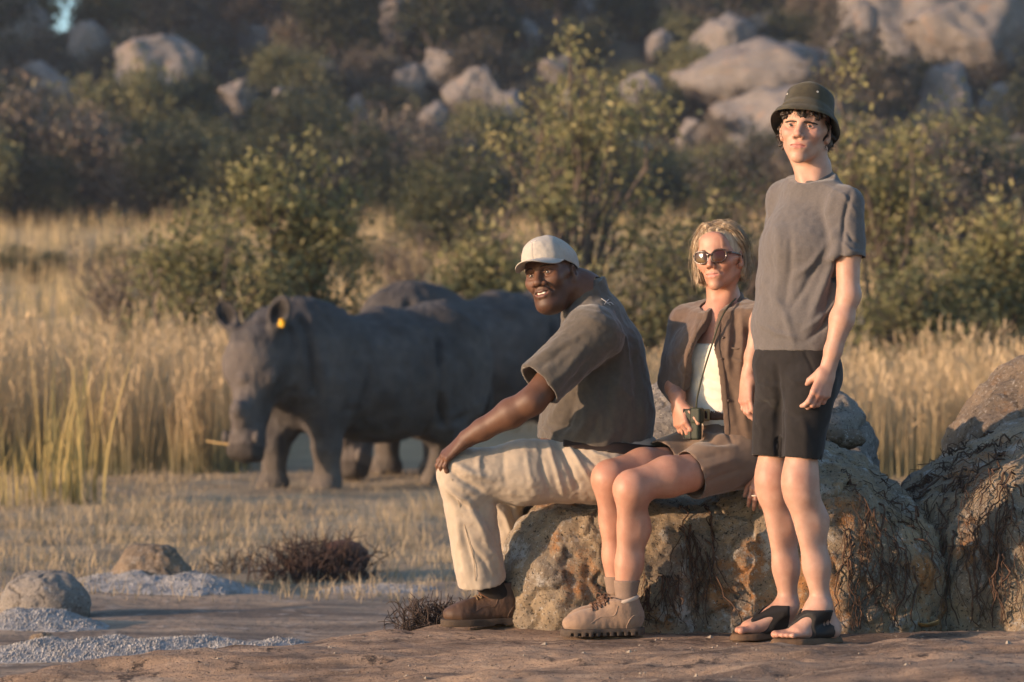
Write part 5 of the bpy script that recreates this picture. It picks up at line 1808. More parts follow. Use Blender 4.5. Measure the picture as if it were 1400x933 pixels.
# ------------------------------------------------------------------ the man sitting with his hand on his knee
def build_guide():
    t = thing("person", A((800 - 700) / 391., .42, .0), "seated man in a pale cap, brown shirt and khaki trousers, hand on knee", "person")
    skin = mat("skin_dark", None, (0.86, 0.84, 0.82), scale=40, rough=0.52, bump=0.0008, bscale=240, attr=True, sss=0.06, spec=0.35)
    BC = (0.115, 0.056, 0.034)
    fwd = unit(A(-.99, .12, 0)); lft = A(-.12, -.99, 0)
    Y0 = .45
    pel = P(838, 634, Y0); waist = P(815, 575, Y0); mid = P(819, 520, Y0); chest = P(822, 478, Y0); upc = P(811, 440, Y0 - .01); nkb = P(800, 404, Y0 - .03)
    shL, shR = P(811, 457, .20), P(812, 450, .67)
    elL, wrL = P(727, 549, .09), P(638, 600, .17)
    elR, wrR = P(795, 562, .80), P(742, 614, .66)
    hipL, hipR = P(822, 642, .32), P(826, 642, .60)
    knL, knR = P(634, 650, .24), P(674, 656, .64)
    hmL, hmR = P(659, 797, .335), P(702, 788, .62)
    ms, cols = [], []
    F = Field((-.05, .02, .30), (.52, .88, 1.22), .010)
    F.path([pel, waist, mid, chest, upc], [.12, .14, .13, .12, .08], .05, ax=lft, f=.85)
    F.cone(upc, shL, .06, .06, .04); F.cone(upc, shR, .06, .06, .04)
    F.cone(hipL, hipL * .6 + knL * .4, .08, .07, .04); F.cone(hipR, hipR * .6 + knR * .4, .08, .07, .04)
    V, Q = F.mesh(1); ms.append((V, Q)); cols.append(np.tile(A(*BC), (len(V), 1)))
    for sh, el, wr, d, n, th, cu in (
            (shL, elL, wrL, P(604, 628, .19) - wrL, unit(A(-.45, -.35, .82)), A(.1, .9, -.1), (18, 34, 22)),
            (shR, elR, wrR, A(-.9, -.25, -.12), A(-.2, .3, .9), A(0, -1, 0), (12, 22, 14))):
        lo = np.min([sh, el, wr, wr + unit(d) * .2], 0) - .085; hi = np.max([sh, el, wr], 0) + .085
        F = Field(lo, hi, .0032)
        arm(F, sh, el, wr, (.065, .056, .046, .049, .031))
        hand(F, wr, d, n, th, 1.06, cu, 6.0, .45, (0, 4, 8, 10))
        V, Q = F.mesh(1)
        c = np.tile(A(*BC), (len(V), 1)) * (1 + .10 * fbm(V, 16, 3))[:, None]
        tip = sstep(.13, .175, (V - wr) @ unit(d)) * .4
        c = c * (1 + tip[:, None] * A(1.0, .8, .7))
        ms.append((V, Q)); cols.append(c)
    # calves inside the trousers
    for kn, hm, an in ((knL, hmL, P(672, 815, .37)), (knR, hmR, P(706, 812, .64))):
        F = Field(np.minimum(kn, an) - .09, np.maximum(kn, an) + .09, .007)
        F.path([kn, kn * .6 + hm * .4, an], [.05, .052, .040], .02)
        V, Q = F.mesh(1); ms.append((V, Q)); cols.append(np.tile(A(*BC), (len(V), 1)))
    HM = frame(R(29), R(2), R(12)); hc = P(754, 378, .37)
    def ex(F, loc):
        F.path([loc(nkb), loc(upc)], [.07, .085], .04)
    V, Q, Lc, tow = head(hc, HM, 1.02, (nkb * .5 + hc * .5 + A(.03, .02, -.01), nkb), (.060, .068), ex, below=.24, jaw=1.05, fat=.008, nose=1.38, lips=1.25, smile=.8, open=.0040, lid=.0036, chin=1.1, ear=.95)
    ms.append((tow(V), Q)); cols.append(face_color(Lc, BC, (.14, .058, .045), .0045, 0, (.040, .020, .014)))
    Vb, Qb = join(*ms)
    mobj("body", Vb, Qb, skin, t, col=np.concatenate(cols))
    eyes(t, tow, (.02, .012, .01), white=(.40, .35, .30))
    hm_ = mat("hair_black", (0.010, 0.008, 0.007), rough=.7)
    brows(t, tow, hm_, .9)
    # teeth
    F = Field((-.03, .06, -.09), (.03, .11, -.04), .0015)
    F.path([A(-.022, .0815, -.0610), A(-.010, .0920, -.0640), A(.010, .0920, -.0640), A(.022, .0815, -.0610)], [.0032, .0044, .0044, .0032], .002, ax=(0, 0, 1), f=.9)
    mobj("teeth", tow(F.mesh(1)[0]), F.mesh(1)[1], mat("teeth", (.62, .57, .48), rough=.3), t)
    # cropped hair
    F = Field((-.1, -.14, -.07), (.1, .06, .10), .003)
    F.ell((0, -.019, .033), (.0765, .0985, .089), 0)
    F.ell((0, .065, .03), (.12, .085, .2), .01, 's'); F.plane((0, 0, -.045), (0, 0.25, -1), .01)
    V, Q = F.mesh(0); N = vnormals(V, Q); V = V + N * (.001 * fbm(V, 300, 2))[:, None]
    mobj("hair", tow(V), Q, hm_, t)
    # ---- cap
    cap_m = mat("cap_pale", (0.40, 0.37, 0.32), (0.34, 0.315, 0.28), scale=30, rough=.9, bump=.0008, bscale=420, sheen=.1, spec=.1)
    F = Field((-.11, -.14, -.04), (.11, .12, .16), .0026)
    F.ell((0, -.010, .038), (.0885, .1165, .098), 0)
    F.ell((0, .035, .085), (.064, .062, .048), .03)
    F.ell((0, -.010, .032), (.0845, .1120, .093), .002, 's')
    F.plane((0, 0, .026), unit(A(0, .25, -1)), .003)
    V, Q = F.mesh(1); N = vnormals(V, Q)
    az = np.arctan2(V[:, 0], V[:, 1] + .010)
    seam = np.abs(((az / (math.pi / 3) + 0.5) % 1.0) - .5) * (math.pi / 3) * np.hypot(V[:, 0], V[:, 1] + .010)
    V = V + N * (-.0022 * np.exp(-(seam / .0025) ** 2) + .0016 * fbm(V, 30, 3) + .003 * np.sin(az * 9 + 1) * sstep(.10, .07, V[:, 2]) * sstep(-.02, .06, V[:, 1]) * .6)[:, None]
    cap = mobj("cap", tow(V), Q, cap_m, t)
    nu, nv = 41, 15
    G = []
    for lay in (0, 1):
        for i in range(nu):
            u = -1 + 2 * i / (nu - 1)
            for j in range(nv):
                v = j / (nv - 1)
                a = u * R(62)
                x0, y0 = .0875 * math.sin(a), -.010 + .1150 * math.cos(a)
                ln = .074 * math.sqrt(max(0.0, 1 - (abs(u)) ** 2.6)) + .002
                x = x0 * (1 + .06 * v); y = y0 + v * ln
                z = .029 + .25 * y0 - .012 * v * (ln / .076) - .026 * (x / .085) ** 2 * v * (ln / .076) - (.0035 if lay else 0)
                G.append((x, y, z))
    G = np.array(G); n1 = nu * nv
    Fb = []
    for i in range(nu - 1):
        for j in range(nv - 1):
            a_, b_, c_, d_ = i * nv + j, (i + 1) * nv + j, (i + 1) * nv + j + 1, i * nv + j + 1
            Fb.append((a_, b_, c_, d_)); Fb.append((n1 + a_, n1 + d_, n1 + c_, n1 + b_))
    for i in range(nu - 1):
        a_, b_ = i * nv + nv - 1, (i + 1) * nv + nv - 1
        Fb.append((a_, b_, n1 + b_, n1 + a_))
    mobj("bill", tow(G), np.array(Fb), cap_m, cap)
    F = Field(A(0, -.010, .136) - .012, A(0, -.010, .136) + .012, .0015); F.ell((0, -.010, .136), (.007, .007, .0035), 0)
    mobj("top_button", tow(F.mesh()[0]), F.mesh()[1], cap_m, cap)
    # white embroidered marks on the front of the cap
    wm = mat("embroidery_white", (.50, .49, .47), rough=.9)
    for k, (az_, el_) in enumerate(((-.10, .62), (.02, .66), (.13, .60), (-.55, .50))):
        dr = A(math.sin(az_) * math.cos(el_), math.cos(az_) * math.cos(el_), math.sin(el_))
        b = A(0, -.010, .038) + dr * A(.0890, .1175, .0985)
        if k < 3: b = A(0, .035, .085) + unit(dr) * A(.0655, .0635, .0495)
        pts = [b + A(-.007, .0, -.004), b + A(-.002, .0012, .004), b + A(.003, .0012, -.003), b + A(.007, 0, .004)]
        V, Q = tube(spline(pts, 4), .0016, 5)
        mobj("embroidered_mark", tow(V), Q, wm, cap)
    # ---- shirt
    sm = mat("shirt_brown", (0.092, 0.078, 0.062), (0.074, 0.064, 0.053), scale=60, rough=.9, bump=.0009, bscale=420, sheen=.3, spec=.12)
    F = Field((-.08, -.02, .58), (.56, .92, 1.24), .0045)
    hem = P(811, 609, Y0); wst = P(818, 560, Y0)
    F.cone(wst, hem, .190, .200, .05, ax=lft, f=.88, cap=True)
    F.path([wst, mid, chest, upc], [.184, .156, .136, .098], .06, ax=lft, f=.86)
    F.cone(upc, nkb, .088, .068, .05, ax=lft, f=.9)
    F.cone(upc + A(0, 0, .01), shL, .080, .086, .06); F.cone(upc + A(0, 0, .0), shR, .080, .078, .06)
    slL = P(737, 526, .10); slR = P(800, 530, .77)
    F.cone(shL, slL, .092, .081, .05, cap=True, ax=unit(np.cross(slL - shL, A(0, 1, 0))), f=.95)
    F.cone(shR, slR, .088, .080, .05, cap=True)
    F.cone(shL * .3 + slL * .7, slL + (slL - shL) * .2, .066, .0745, .004, 's', ax=unit(np.cross(slL - shL, A(0, 1, 0))), f=.95)
    F.cone(shR * .3 + slR * .7, slR + (slR - shR) * .2, .066, .073, .004, 's')
    F.cone(wst * .3 + hem * .7, hem + (hem - wst) * .3, .182, .192, .004, 's', ax=lft, f=.88)
    F.cone(nkb, nkb + A(.012, .004, .035), .074, .066, .03)
    F.plane(nkb + A(-.01, 0, .022), unit(A(-.62, -.15, 1)), .006)
    V, Q = F.mesh(2); N = vnormals(V, Q)
    px = lambda p: P(p[0], p[1], .2)
    ff = [([px(p) for p in pts], w_, m_) for pts, w_, m_ in (
        (((800, 470), (775, 505), (745, 528)), .016, .010), (((815, 480), (790, 515), (765, 535)), .014, -.010), (((785, 460), (755, 490), (722, 510)), .016, -.007),
        (((770, 455), (745, 480), (720, 500)), .012, .006), (((800, 455), (770, 470), (742, 490)), .012, .006),
        (((835, 480), (828, 540), (838, 600)), .020, -.012), (((850, 450), (848, 520), (835, 570)), .018, .010), (((866, 470), (872, 530), (872, 590)), .018, -.008), (((846, 452), (856, 462), (862, 500)), .006, .006),
        (((770, 545), (755, 570), (742, 592)), .014, .010), (((785, 548), (778, 575), (760, 600)), .014, -.012), (((800, 555), (800, 580), (785, 602)), .014, .010), (((745, 575), (760, 582), (790, 585)), .010, -.008),
        (((820, 565), (812, 590), (800, 606)), .012, -.010), (((835, 570), (838, 590), (826, 610)), .014, .009), (((860, 560), (858, 590), (848, 612)), .014, -.008), (((880, 540), (880, 580), (876, 612)), .014, .007),
        (((790, 430), (815, 440), (838, 450)), .012, .005), (((800, 420), (826, 426), (850, 440)), .010, -.004), (((825, 500), (845, 530), (868, 545)), .016, .007), (((738, 585), (752, 590), (770, 596)), .008, .008))]
    V = folds(V, N, ff)
    V = V + N * (.0050 * fbm(V * A(1, 1, .6), 9, 3, 14) + .002 * fbm(V, 34, 2, 9))[:, None]
    shirt = mobj("shirt", V, Q, sm, t)
    # stand-up collar
    F = Field(nkb - .13, nkb + .13, .0035)
    ring = torus_pts(nkb + A(-.008, .0, .012), unit(A(-1, 0, -.60)), A(0, 1, 0), .072, .070, 40)
    for i in range(40):
        if -.2 < (ring[i] - nkb)[0] < .2: F.cone(ring[i], ring[i + 1], .0165, .0165, .004, ax=unit(ring[i] - nkb), f=2.9)
    mobj("collar", *F.mesh(1), sm, shirt)
    # small white embroidered mark on the shoulder
    from mathutils.bvhtree import BVHTree
    bv = BVHTree.FromPolygons([Vector(v) for v in V], Q.tolist())
    def on(px_, py_):
        o = Vector((0, CAMY, CAMZ)); d_ = Vector(P(px_, py_, 0)) - o
        h_ = bv.ray_cast(o, d_.normalized())
        return np.array(h_[0]) + .002 * np.array(h_[1]) if h_[0] else P(px_, py_, .3)
    for k, poly in enumerate((((822, 409), (828, 413), (834, 418)), ((826, 417), (829, 413), (832, 410)), ((829, 416), (834, 414), (838, 417)))):
        V2, Q2 = tube(spline([on(*q) for q in poly], 4), .0013, 5)
        mobj("embroidered_mark", V2, Q2, wm, shirt)
    # ---- trousers
    tm = mat("trousers_khaki", (0.40, 0.335, 0.26), (0.35, 0.29, 0.225), scale=14, rough=.9, bump=.0008, bscale=420, sheen=.2, spec=.12)
    F = Field((-.30, .06, .12), (.56, .86, .74), .0048)
    F.ell(pel, (.19, .215, .145), .04)
    F.path([hipL, (hipL * .45 + knL * .55), knL], [.122, .104, .088], .05)
    F.path([hipR, (hipR * .45 + knR * .55), knR], [.122, .104, .088], .05)
    F.cone(knL, hmL, .086, .087, .035, cap=True, ax=(0, 1, 0), f=1.1)
    F.cone(knR, hmR, .084, .078, .035, cap=True, ax=(0, 1, 0), f=1.1)
    F.cone(knL * .12 + hmL * .88, hmL * 1.3 - knL * .3, .078, .081, .003, 's', ax=(0, 1, 0), f=1.1)
    F.cone(knR * .12 + hmR * .88, hmR * 1.3 - knR * .3, .070, .073, .003, 's', ax=(0, 1, 0), f=1.1)
    belt_n = unit(A(.12, 0, 1)); belt_c = P(815, 606, .45)
    Fd = F
    V, Q = F.mesh(2); N = vnormals(V, Q)
    ff = [([px(p) for p in pts], w_, m_) for pts, w_, m_ in (
        (((612, 640), (630, 655), (660, 672)), .012, -.014), (((620, 632), (640, 645), (672, 655)), .012, .010), (((606, 660), (622, 675), (648, 690)), .010, .009), (((612, 672), (628, 690), (650, 700)), .009, -.008),
        (((760, 600), (775, 630), (790, 668)), .010, -.012), (((772, 603), (790, 630), (806, 655)), .009, .010), (((748, 602), (758, 635), (770, 675)), .010, .009), (((785, 608), (800, 625), (820, 640)), .008, -.009), (((738, 606), (742, 640), (752, 678)), .010, -.007),
        (((800, 612), (815, 622), (835, 628)), .008, .008), (((720, 612), (722, 640), (730, 670)), .012, .005), (((690, 606), (688, 640), (694, 668)), .012, -.004), (((660, 610), (654, 630), (658, 655)), .010, .005),
        (((640, 690), (655, 715), (668, 745)), .012, .009), (((650, 690), (668, 715), (680, 740)), .010, -.010), (((632, 720), (640, 755), (650, 790)), .012, -.006), (((624, 700), (628, 745), (636, 790)), .012, .005), (((662, 740), (676, 760), (686, 785)), .010, .007), (((645, 750), (662, 770), (670, 792)), .010, -.008),
        (((668, 690), (690, 715), (700, 745)), .010, .009), (((680, 690), (700, 705), (708, 730)), .009, -.009))]
    V = folds(V, N, ff)
    V = V + N * (.0035 * fbm(V, 12, 3, 24) + .0014 * fbm(V, 45, 2, 3))[:, None]
    tr = mobj("trousers", V, Q, tm, t)
    # outer seam as a raised stitched line
    bv = BVHTree.FromPolygons([Vector(v) for v in V], Q.tolist())
    seam_m = mat("trouser_stitch", (.33, .26, .185), rough=.9)
    for poly in (((618, 655), (628, 690), (640, 735), (648, 765), (650, 794)),):
        pts = spline([on(*q) for q in poly], 8) - A(0, .0012, 0)
        V2, Q2 = tube(pts, .0014, 4)
        mobj("seam", V2, Q2, seam_m, tr)
    keep = lambda X, Y, Z: np.abs((X - belt_c[0]) * belt_n[0] + (Z - belt_c[2]) * belt_n[2]) - .019
    V, Q = band(Fd, .006, lambda X, Y, Z: np.maximum(keep(X, Y, Z), belt_c[0] - .12 - X))
    mobj("belt", V, Q, mat("belt_leather", (.028, .018, .013), rough=.55), t)
    # ---- boots
    um = mat("boot_leather", (0.085, 0.047, 0.028), (0.060, 0.033, 0.020), scale=22, rough=.62, bump=.0025, bscale=70, spec=.35)
    so = mat("boot_sole", (0.050, 0.035, 0.024), (0.07, .05, .035), scale=60, rough=.85, bump=.001, bscale=120)
    lm = mat("boot_lace", (0.16, 0.105, 0.06), rough=.9)
    boot(t, A((714 - 700) / 392., .405, .012), A((606 - 700) / 395., .315, .012), um, so, lm, .150, wide=1.06)
    boot(t, A((728 - 700) / 387., .68, .012), A((640 - 700) / 387., .60, .012), um, so, lm, .150, wide=1.06)
    sk = mat("sock_dark", (.018, .015, .014), rough=.95)
    for hm, an in ((hmL, A((686 - 700) / 392., .372, .14)), (hmR, A((702 - 700) / 387., .645, .14))):
        F = Field(np.minimum(hm, an) - .09, np.maximum(hm, an) + .09, .004)
        F.cone(hm + A(0, 0, .03), an - A(0, 0, .03), .052, .044, .01)
        mobj("sock", *F.mesh(1), sk, t)
    return t


build_guide()
# ------------------------------------------------------------------ the woman sitting in sunglasses
def build_woman():
    t = thing("person", A((980 - 700) / 397., .33, 0), "blonde woman in sunglasses, open brown shirt and shorts, sitting between the two men", "person")
    skin = mat("skin_tan", None, (0.88, 0.80, 0.77), scale=26, rough=0.48, bump=0.0006, bscale=240, attr=True, sss=0.12, spec=0.4)
    BC = (0.43, 0.235, 0.165)
    fwd = unit(A(-.60, -.80, 0)); lft = A(.80, -.60, 0)
    Y0 = .34
    pel = P(1000, 612, .37); waist = P(990, 562, .34); chest = P(985, 483, .33); upc = P(988, 440, .335); nkb = P(991, 415, .335)
    shL, shR = upc + lft * .150 + A(0, 0, .005), upc - lft * .150 + A(0, 0, .0)
    elR, wrR = P(923, 521, .41), P(927, 550, .235)
    elL, wrL = P(1062, 545, .32), P(1046, 640, .205)
    hipL, hipR = P(1012, 625, .27), P(972, 618, .46)
    knL, knR = P(862, 666, .03), P(832, 652, .15)
    anL, anR = P(856, 806, .075), P(843, 796, .185)
    ms, cols = [], []
    T = Field((.42, .02, .45), (1.02, .72, 1.20), .006)
    T.path([pel, waist, P(988, 525, .335), chest, upc], [.110, .086, .085, .088, .062], .04, ax=lft, f=.70)
    T.cone(upc, shL, .05, .048, .04); T.cone(upc, shR, .05, .048, .04)
    for s in (1, -1):
        T.ell(chest + fwd * .046 + lft * s * .058 - A(0, 0, .012), (.050, .050, .055), .03)
    T.cone(upc, nkb, .06, .05, .04)
    T.cone(hipL, hipL * .6 + knL * .4, .07, .05, .04); T.cone(hipR, hipR * .6 + knR * .4, .07, .05, .04)
    V, Q = T.mesh(1)
    ms.append((V, Q)); cols.append(np.tile(A(*BC), (len(V), 1)) * (1 + .08 * fbm(V, 25, 3))[:, None])
    for k_, (sh, el, wr, d, n, th, cu, tin) in enumerate((
            (shR, elR, wrR, P(934, 604, .175) - wrR, unit(A(-.80, -.60, .1)), A(.5, -.8, 0), (28, 42, 30), .3),
            (shL, elL, wrL, P(1034, 690, .150) - wrL, unit(A(-.15, -.95, .3)), A(-.9, -.2, 0), (20, 26, 16), .7))):
        lo = np.min([sh, el, wr, wr + unit(d) * .18], 0) - .075; hi = np.max([sh, el, wr], 0) + .075
        F = Field(lo, hi, .0030)
        arm(F, sh, el, wr, (.046, .040, .035, .036, .0225))
        hand(F, wr, d, n, th, .90, cu, 4.0, tin, (0, 2, 4, 6))
        V, Q = F.mesh(1)
        c = np.tile(A(*BC), (len(V), 1)) * (1 + .08 * fbm(V, 18, 3))[:, None]
        dk = np.exp(-((np.linalg.norm(V - (wr + unit(d) * .08), axis=1)) / .06) ** 2) * .35
        c = c * (1 - dk[:, None] * A(.15, .35, .4))
        ms.append((V, Q)); cols.append(c)
    legf = {}
    for s, hip, kn, an, cf in ((1, hipL, knL, anL, P(867, 722, .075)), (-1, hipR, knR, anR, P(842, 712, .19))):
        m_ = hip * .5 + kn * .5
        F = Field(np.min([m_, kn, an], 0) - .10, np.max([m_, kn, an], 0) + .10, .0036)
        F.path([hip * .52 + kn * .48 - A(0, 0, .008), hip * .33 + kn * .67, kn + A(.012, .01, .004)], [.066, .066, .055], .03)
        F.ell(kn + A(-.006, -.006, -.004), (.046, .046, .048), .03)
        F.path([kn + A(.004, .004, -.02), cf, cf * .42 + an * .58, an - A(0, 0, .02)], [.049, .0485, .039, .032], .045)
        F.cone(kn + A(-.012, -.008, -.04), an + A(-.006, -.004, .02), .030, .026, .02)
        legf[s] = F
        V, Q = F.mesh(1)
        c = np.tile(A(*BC), (len(V), 1)) * (1 + .06 * fbm(V, 14, 3))[:, None]
        kk = np.exp(-(np.linalg.norm(V - kn, axis=1) / .06) ** 2) * .3
        c = c * (1 - kk[:, None] * A(.05, .3, .35))
        ms.append((V, Q)); cols.append(c)
    HM = frame(R(25), R(3), R(5)); hc = P(984.5, 355, .285)
    def ex(F, loc):
        F.path([loc(nkb), loc(upc + fwd * .012), loc(chest + fwd * .02)], [.058, .070, .085], .04)
        for s in (1, -1):
            F.cone(loc(nkb - A(0, 0, .035) + fwd * .058 + lft * s * .012), loc(shL if s > 0 else shR), .011, .012, .02)
    V, Q, Lc, tow = head(hc, HM, .925, (nkb * .45 + hc * .55 + A(.0, .02, -.03), nkb), (.050, .053), ex, below=.30, jaw=.90, lips=.82, smile=.55, lid=.005, chin=.85, nose=.92)
    wv = tow(V)
    # keep the neck block inside the torso's outline below the collarbones
    ms.append((wv, Q)); cols.append(face_color(Lc, BC, (.46, .20, .165), 0, .25) * (1 - .12 * sstep(-.12, -.2, Lc[:, 2])[:, None] * A(0, 1, 1)))
    Vb, Qb = join(*ms)
    mobj("body", Vb, Qb, skin, t, col=np.concatenate(cols))
    eyes(t, tow, (.05, .05, .05))
    hair_m = mat("hair_blonde", (0.52, 0.41, 0.28), (0.33, 0.24, 0.155), scale=70, rough=.5, spec=.4, stretch=(1, 1, .15), bump=.002, bscale=160)
    brows(t, tow, mat("brow_brown", (.12, .075, .05), rough=.7), .8, .002)
    # hair: a chin-length bob swept back from a side parting
    F = Field((-.14, -.16, -.13), (.14, .13, .15), .0024)
    C0, RR = A(0, -.018, .035), A(.0815, .1015, .0985)
    F.ell(C0, RR, 0)
    F.ell((0, .085, -.03), (.064, .085, .106), .012, 's')
    F.ell((0, .05, -.10), (.12, .10, .085), .01, 's')
    rg = np.random.default_rng(5); locks = []
    for i in range(330):
        sd = 1 if rg.random() < .5 else -1
        az = rg.uniform(R(48) if sd > 0 else R(92), R(178))          # end azimuth measured from the face, x > 0 is the far side
        y0 = rg.uniform(.0, 1.0)
        p0 = A(.016 + rg.normal(0, .012), .066 - .13 * y0, 0)
        u0 = (p0 - C0) / RR; p0[2] = C0[2] + RR[2] * math.sqrt(max(.05, 1 - u0[0] ** 2 - u0[1] ** 2)) + .004
        pts = [p0]
        az0 = math.atan2(p0[0] - C0[0], p0[1] - C0[1])
        lift = rg.uniform(1.02, 1.20)
        end_az = sd * az
        if sd < 0 and az < R(120): lift = rg.uniform(1.0, 1.08)
        for q in (.25, .5, .75, 1.0):
            a_ = end_az * (q ** .8); e_ = R(72) * (1 - q) - R(4) * q
            if q < .6 and abs(a_) < R(70): e_ = max(e_, R(50))
            dr = A(math.sin(a_) * math.cos(e_), math.cos(a_) * math.cos(e_), math.sin(e_))
            pts.append(C0 + dr * RR * (1.03 + (lift - 1.03) * (.5 + .5 * q) + rg.normal(0, .012)))
        zend = rg.uniform(-.092, -.060) if az > R(60) else rg.uniform(-.085, -.05)
        if sd < 0: zend += .012
        o = pts[-1]
        pts.append(A(o[0] * 1.02, o[1], o[2] * .4 + zend * .6)); 
        pts.append(A(o[0] * .93 + rg.normal(0, .004), o[1] + .006 + rg.normal(0, .004), zend))
        pp = spline(pts, 3)
        locks.append(pp)
        if i % 2 == 0: F.path(pp, np.linspace(.0058, .0026, len(pp)), .0045)
    V, Q = F.mesh(0); N = vnormals(V, Q)
    V = V + N * (.0010 * fbm(V * A(1, 1, .3), 260, 2))[:, None]
    hair = mobj("hair", tow(V), Q, hair_m, t)
    V, Q = hair_strands(locks, 5, .0040, .0009, 8)
    mobj("strands", tow(V), Q, hair_m, hair)
    V, Q = hair_strands(locks[::2], 5, .0045, .0010, 9)
    mobj("dark_strands", tow(V), Q, mat("hair_roots", (.20, .128, .07), rough=.55), hair)
    V, Q = hair_strands(locks[::3], 3, .0085, .0007, 10)
    mobj("flyaway_strands", tow(V), Q, hair_m, hair)
    # ---- sunglasses
    fm = mat("tortoise_frame", (.055, .024, .012), (.015, .008, .006), scale=120, rough=.18, spec=.6)
    lm = mat("sunglass_lens", (.030, .009, .007), (.045, .012, .008), scale=30, rough=.12, spec=.22)
    g = None
    def lensring(s, r):
        pts = []
        for a_ in np.linspace(0, 2 * math.pi, 41):
            cx, cz = math.cos(a_), math.sin(a_)
            x = .0345 * s + (.0285 * r) * np.sign(cx) * abs(cx) ** .8 * s
            z = .0015 + .0225 * r * np.sign(cz) * abs(cz) ** .85 + .003 * cx
            y = .1075 - .30 * max(0, abs(x) - .02) ** 1.15
            pts.append(A(x, y, z))
        return pts
    gv = []
    F = Field((-.10, -.04, -.04), (.10, .14, .05), .0018)
    for s in (1, -1):
        ring = lensring(s, 1.0)
        F.path(ring, [.0030] * len(ring), .001)
        F.cone((s * .060, .094, .012), (s * .074, .076, .013), .0042, .004, .002)
        F.path([A(s * .073, .078, .013), A(s * .083, .03, .011), A(s * .084, -.012, .006), A(s * .078, -.035, -.012)], [.0036, .0034, .003, .003], .002)
    F.path([A(-.010, .107, .008), A(0, .1095, .0105), A(.010, .107, .008)], [.0032] * 3, .002)
    gl = mobj("sunglasses", tow(F.mesh(0)[0]), F.mesh(0)[1], fm, t)
    for s in (1, -1):
        rings = [np.array(lensring(s, r)) + A(0, .0015 * (1 - r * r), 0) for r in (1.0, .66, .33, .02)]
        V = np.concatenate([q[:-1] for q in rings]); n = 40
        Qs = np.array([(i * n + k, i * n + (k + 1) % n, (i + 1) * n + (k + 1) % n, (i + 1) * n + k) for i in range(3) for k in range(n)])
        mobj("lens", tow(V), Qs, lm, gl)
    # ---- white top
    top_m = mat("top_white", (.66, .62, .54), (.60, .56, .48), scale=40, rough=.9, bump=.0006, bscale=400)
    neck_z = P(980, 470, .25)[2]
    def keep_top(X, Y, Z):
        u = (X - chest[0]) * lft[0] + (Y - chest[1]) * lft[1]
        return np.maximum(Z - (neck_z + 3.0 * np.maximum(np.abs(u) - .035, 0) ** 1.25), (waist[2] - .05) - Z)
    V, Q = band(T, .007, keep_top)
    N = vnormals(V, Q)
    V = folds(V, N, [([P(*p, .2) for p in pts], w_, m_) for pts, w_, m_ in ((((960, 515), (975, 522), (990, 524)), .008, -.006), (((958, 522), (975, 530), (990, 533)), .008, .005), (((962, 538), (975, 545), (988, 548)), .007, .004))])
    mobj("top", V, Q, top_m, t)
    # ---- open shirt
    sm = mat("shirt_taupe", (0.128, 0.088, 0.064), (0.104, 0.072, 0.054), scale=50, rough=.88, bump=.0009, bscale=420, sheen=.3, spec=.12)
    F = Field((.40, .0, .52), (1.06, .74, 1.20), .0045)
    hem = P(1000, 605, .35)
    F.path([P(996, 570, .345), P(988, 525, .335), chest, upc], [.132, .130, .134, .090], .06, ax=lft, f=.74)
    F.cone(P(996, 570, .345), hem, .132, .142, .04, ax=lft, f=.74, cap=True)
    F.ell(chest + fwd * .040, (.110, .110, .10), .05)
    F.cone(upc, nkb, .080, .062, .05)
    F.cone(upc + A(0, 0, .012), shL, .060, .058, .05); F.cone(upc + A(0, 0, .012), shR, .060, .058, .05)
    cuR = P(936, 540, .335); cuL = elL * .8 + wrL * .2
    F.cone(shR, elR, .062, .056, .03); F.cone(elR, cuR, .056, .053, .03, cap=True)
    F.cone(shL, elL, .062, .056, .03); F.cone(elL, cuL, .056, .052, .03, cap=True)
    F.cone(elR * .3 + cuR * .7, cuR * 1.5 - elR * .5, .044, .046, .003, 's')
    F.cone(elL * .3 + cuL * .7, cuL * 1.5 - elL * .5, .042, .044, .003, 's')
    # hollow and cut open down the front
    F.path([hem - A(0, 0, .08), P(996, 570, .345), P(988, 525, .335), chest, upc], [.128, .121, .119, .123, .080], .004, 's', ax=lft, f=.74)
    F.ell(chest + fwd * .040, (.101, .101, .092), .004, 's')
    F.cone(upc, nkb + A(0, 0, .09), .070, .058, .02, 's')
    X, Y, Z = F.ax[0][:, None, None], F.ax[1][None, :, None], F.ax[2][None, None, :]
    u = (X - chest[0]) * lft[0] + (Y - chest[1]) * lft[1]; v = (X - chest[0]) * fwd[0] + (Y - chest[1]) * fwd[1]
    zz = (Z - chest[2])
    cR = .044 - .026 * np.clip(zz / .11, -.3, 1)          # near placket, in metres left of the middle
    cL = -.026 + .036 * np.clip(zz / .11, -3.0, 1)
    cut = np.maximum(np.maximum(u - cR - .030, cL - u), -v + .02)
    G = Field.__new__(Field); G.lo, G.h, G.n, G.ax = F.lo, F.h, F.n, F.ax; G.d = F.d - .0045
    cut2 = np.maximum(u - cR - .030, cL - u)
    G.d = np.maximum(np.maximum(G.d, np.abs(cut2 - .009) - .010), -v + .0).astype(np.float32)
    G.plane(hem + A(0, 0, .03), (0, 0, -1)); G.plane(nkb + A(0, 0, .022), unit(A(-.28, -.40, 1)), .004)
    F.d = np.maximum(F.d, -cut.astype(np.float32))
    F.plane(nkb + A(0, 0, .012), unit(A(-.28, -.40, 1)), .004)
    V, Q = F.mesh(1); N = vnormals(V, Q)
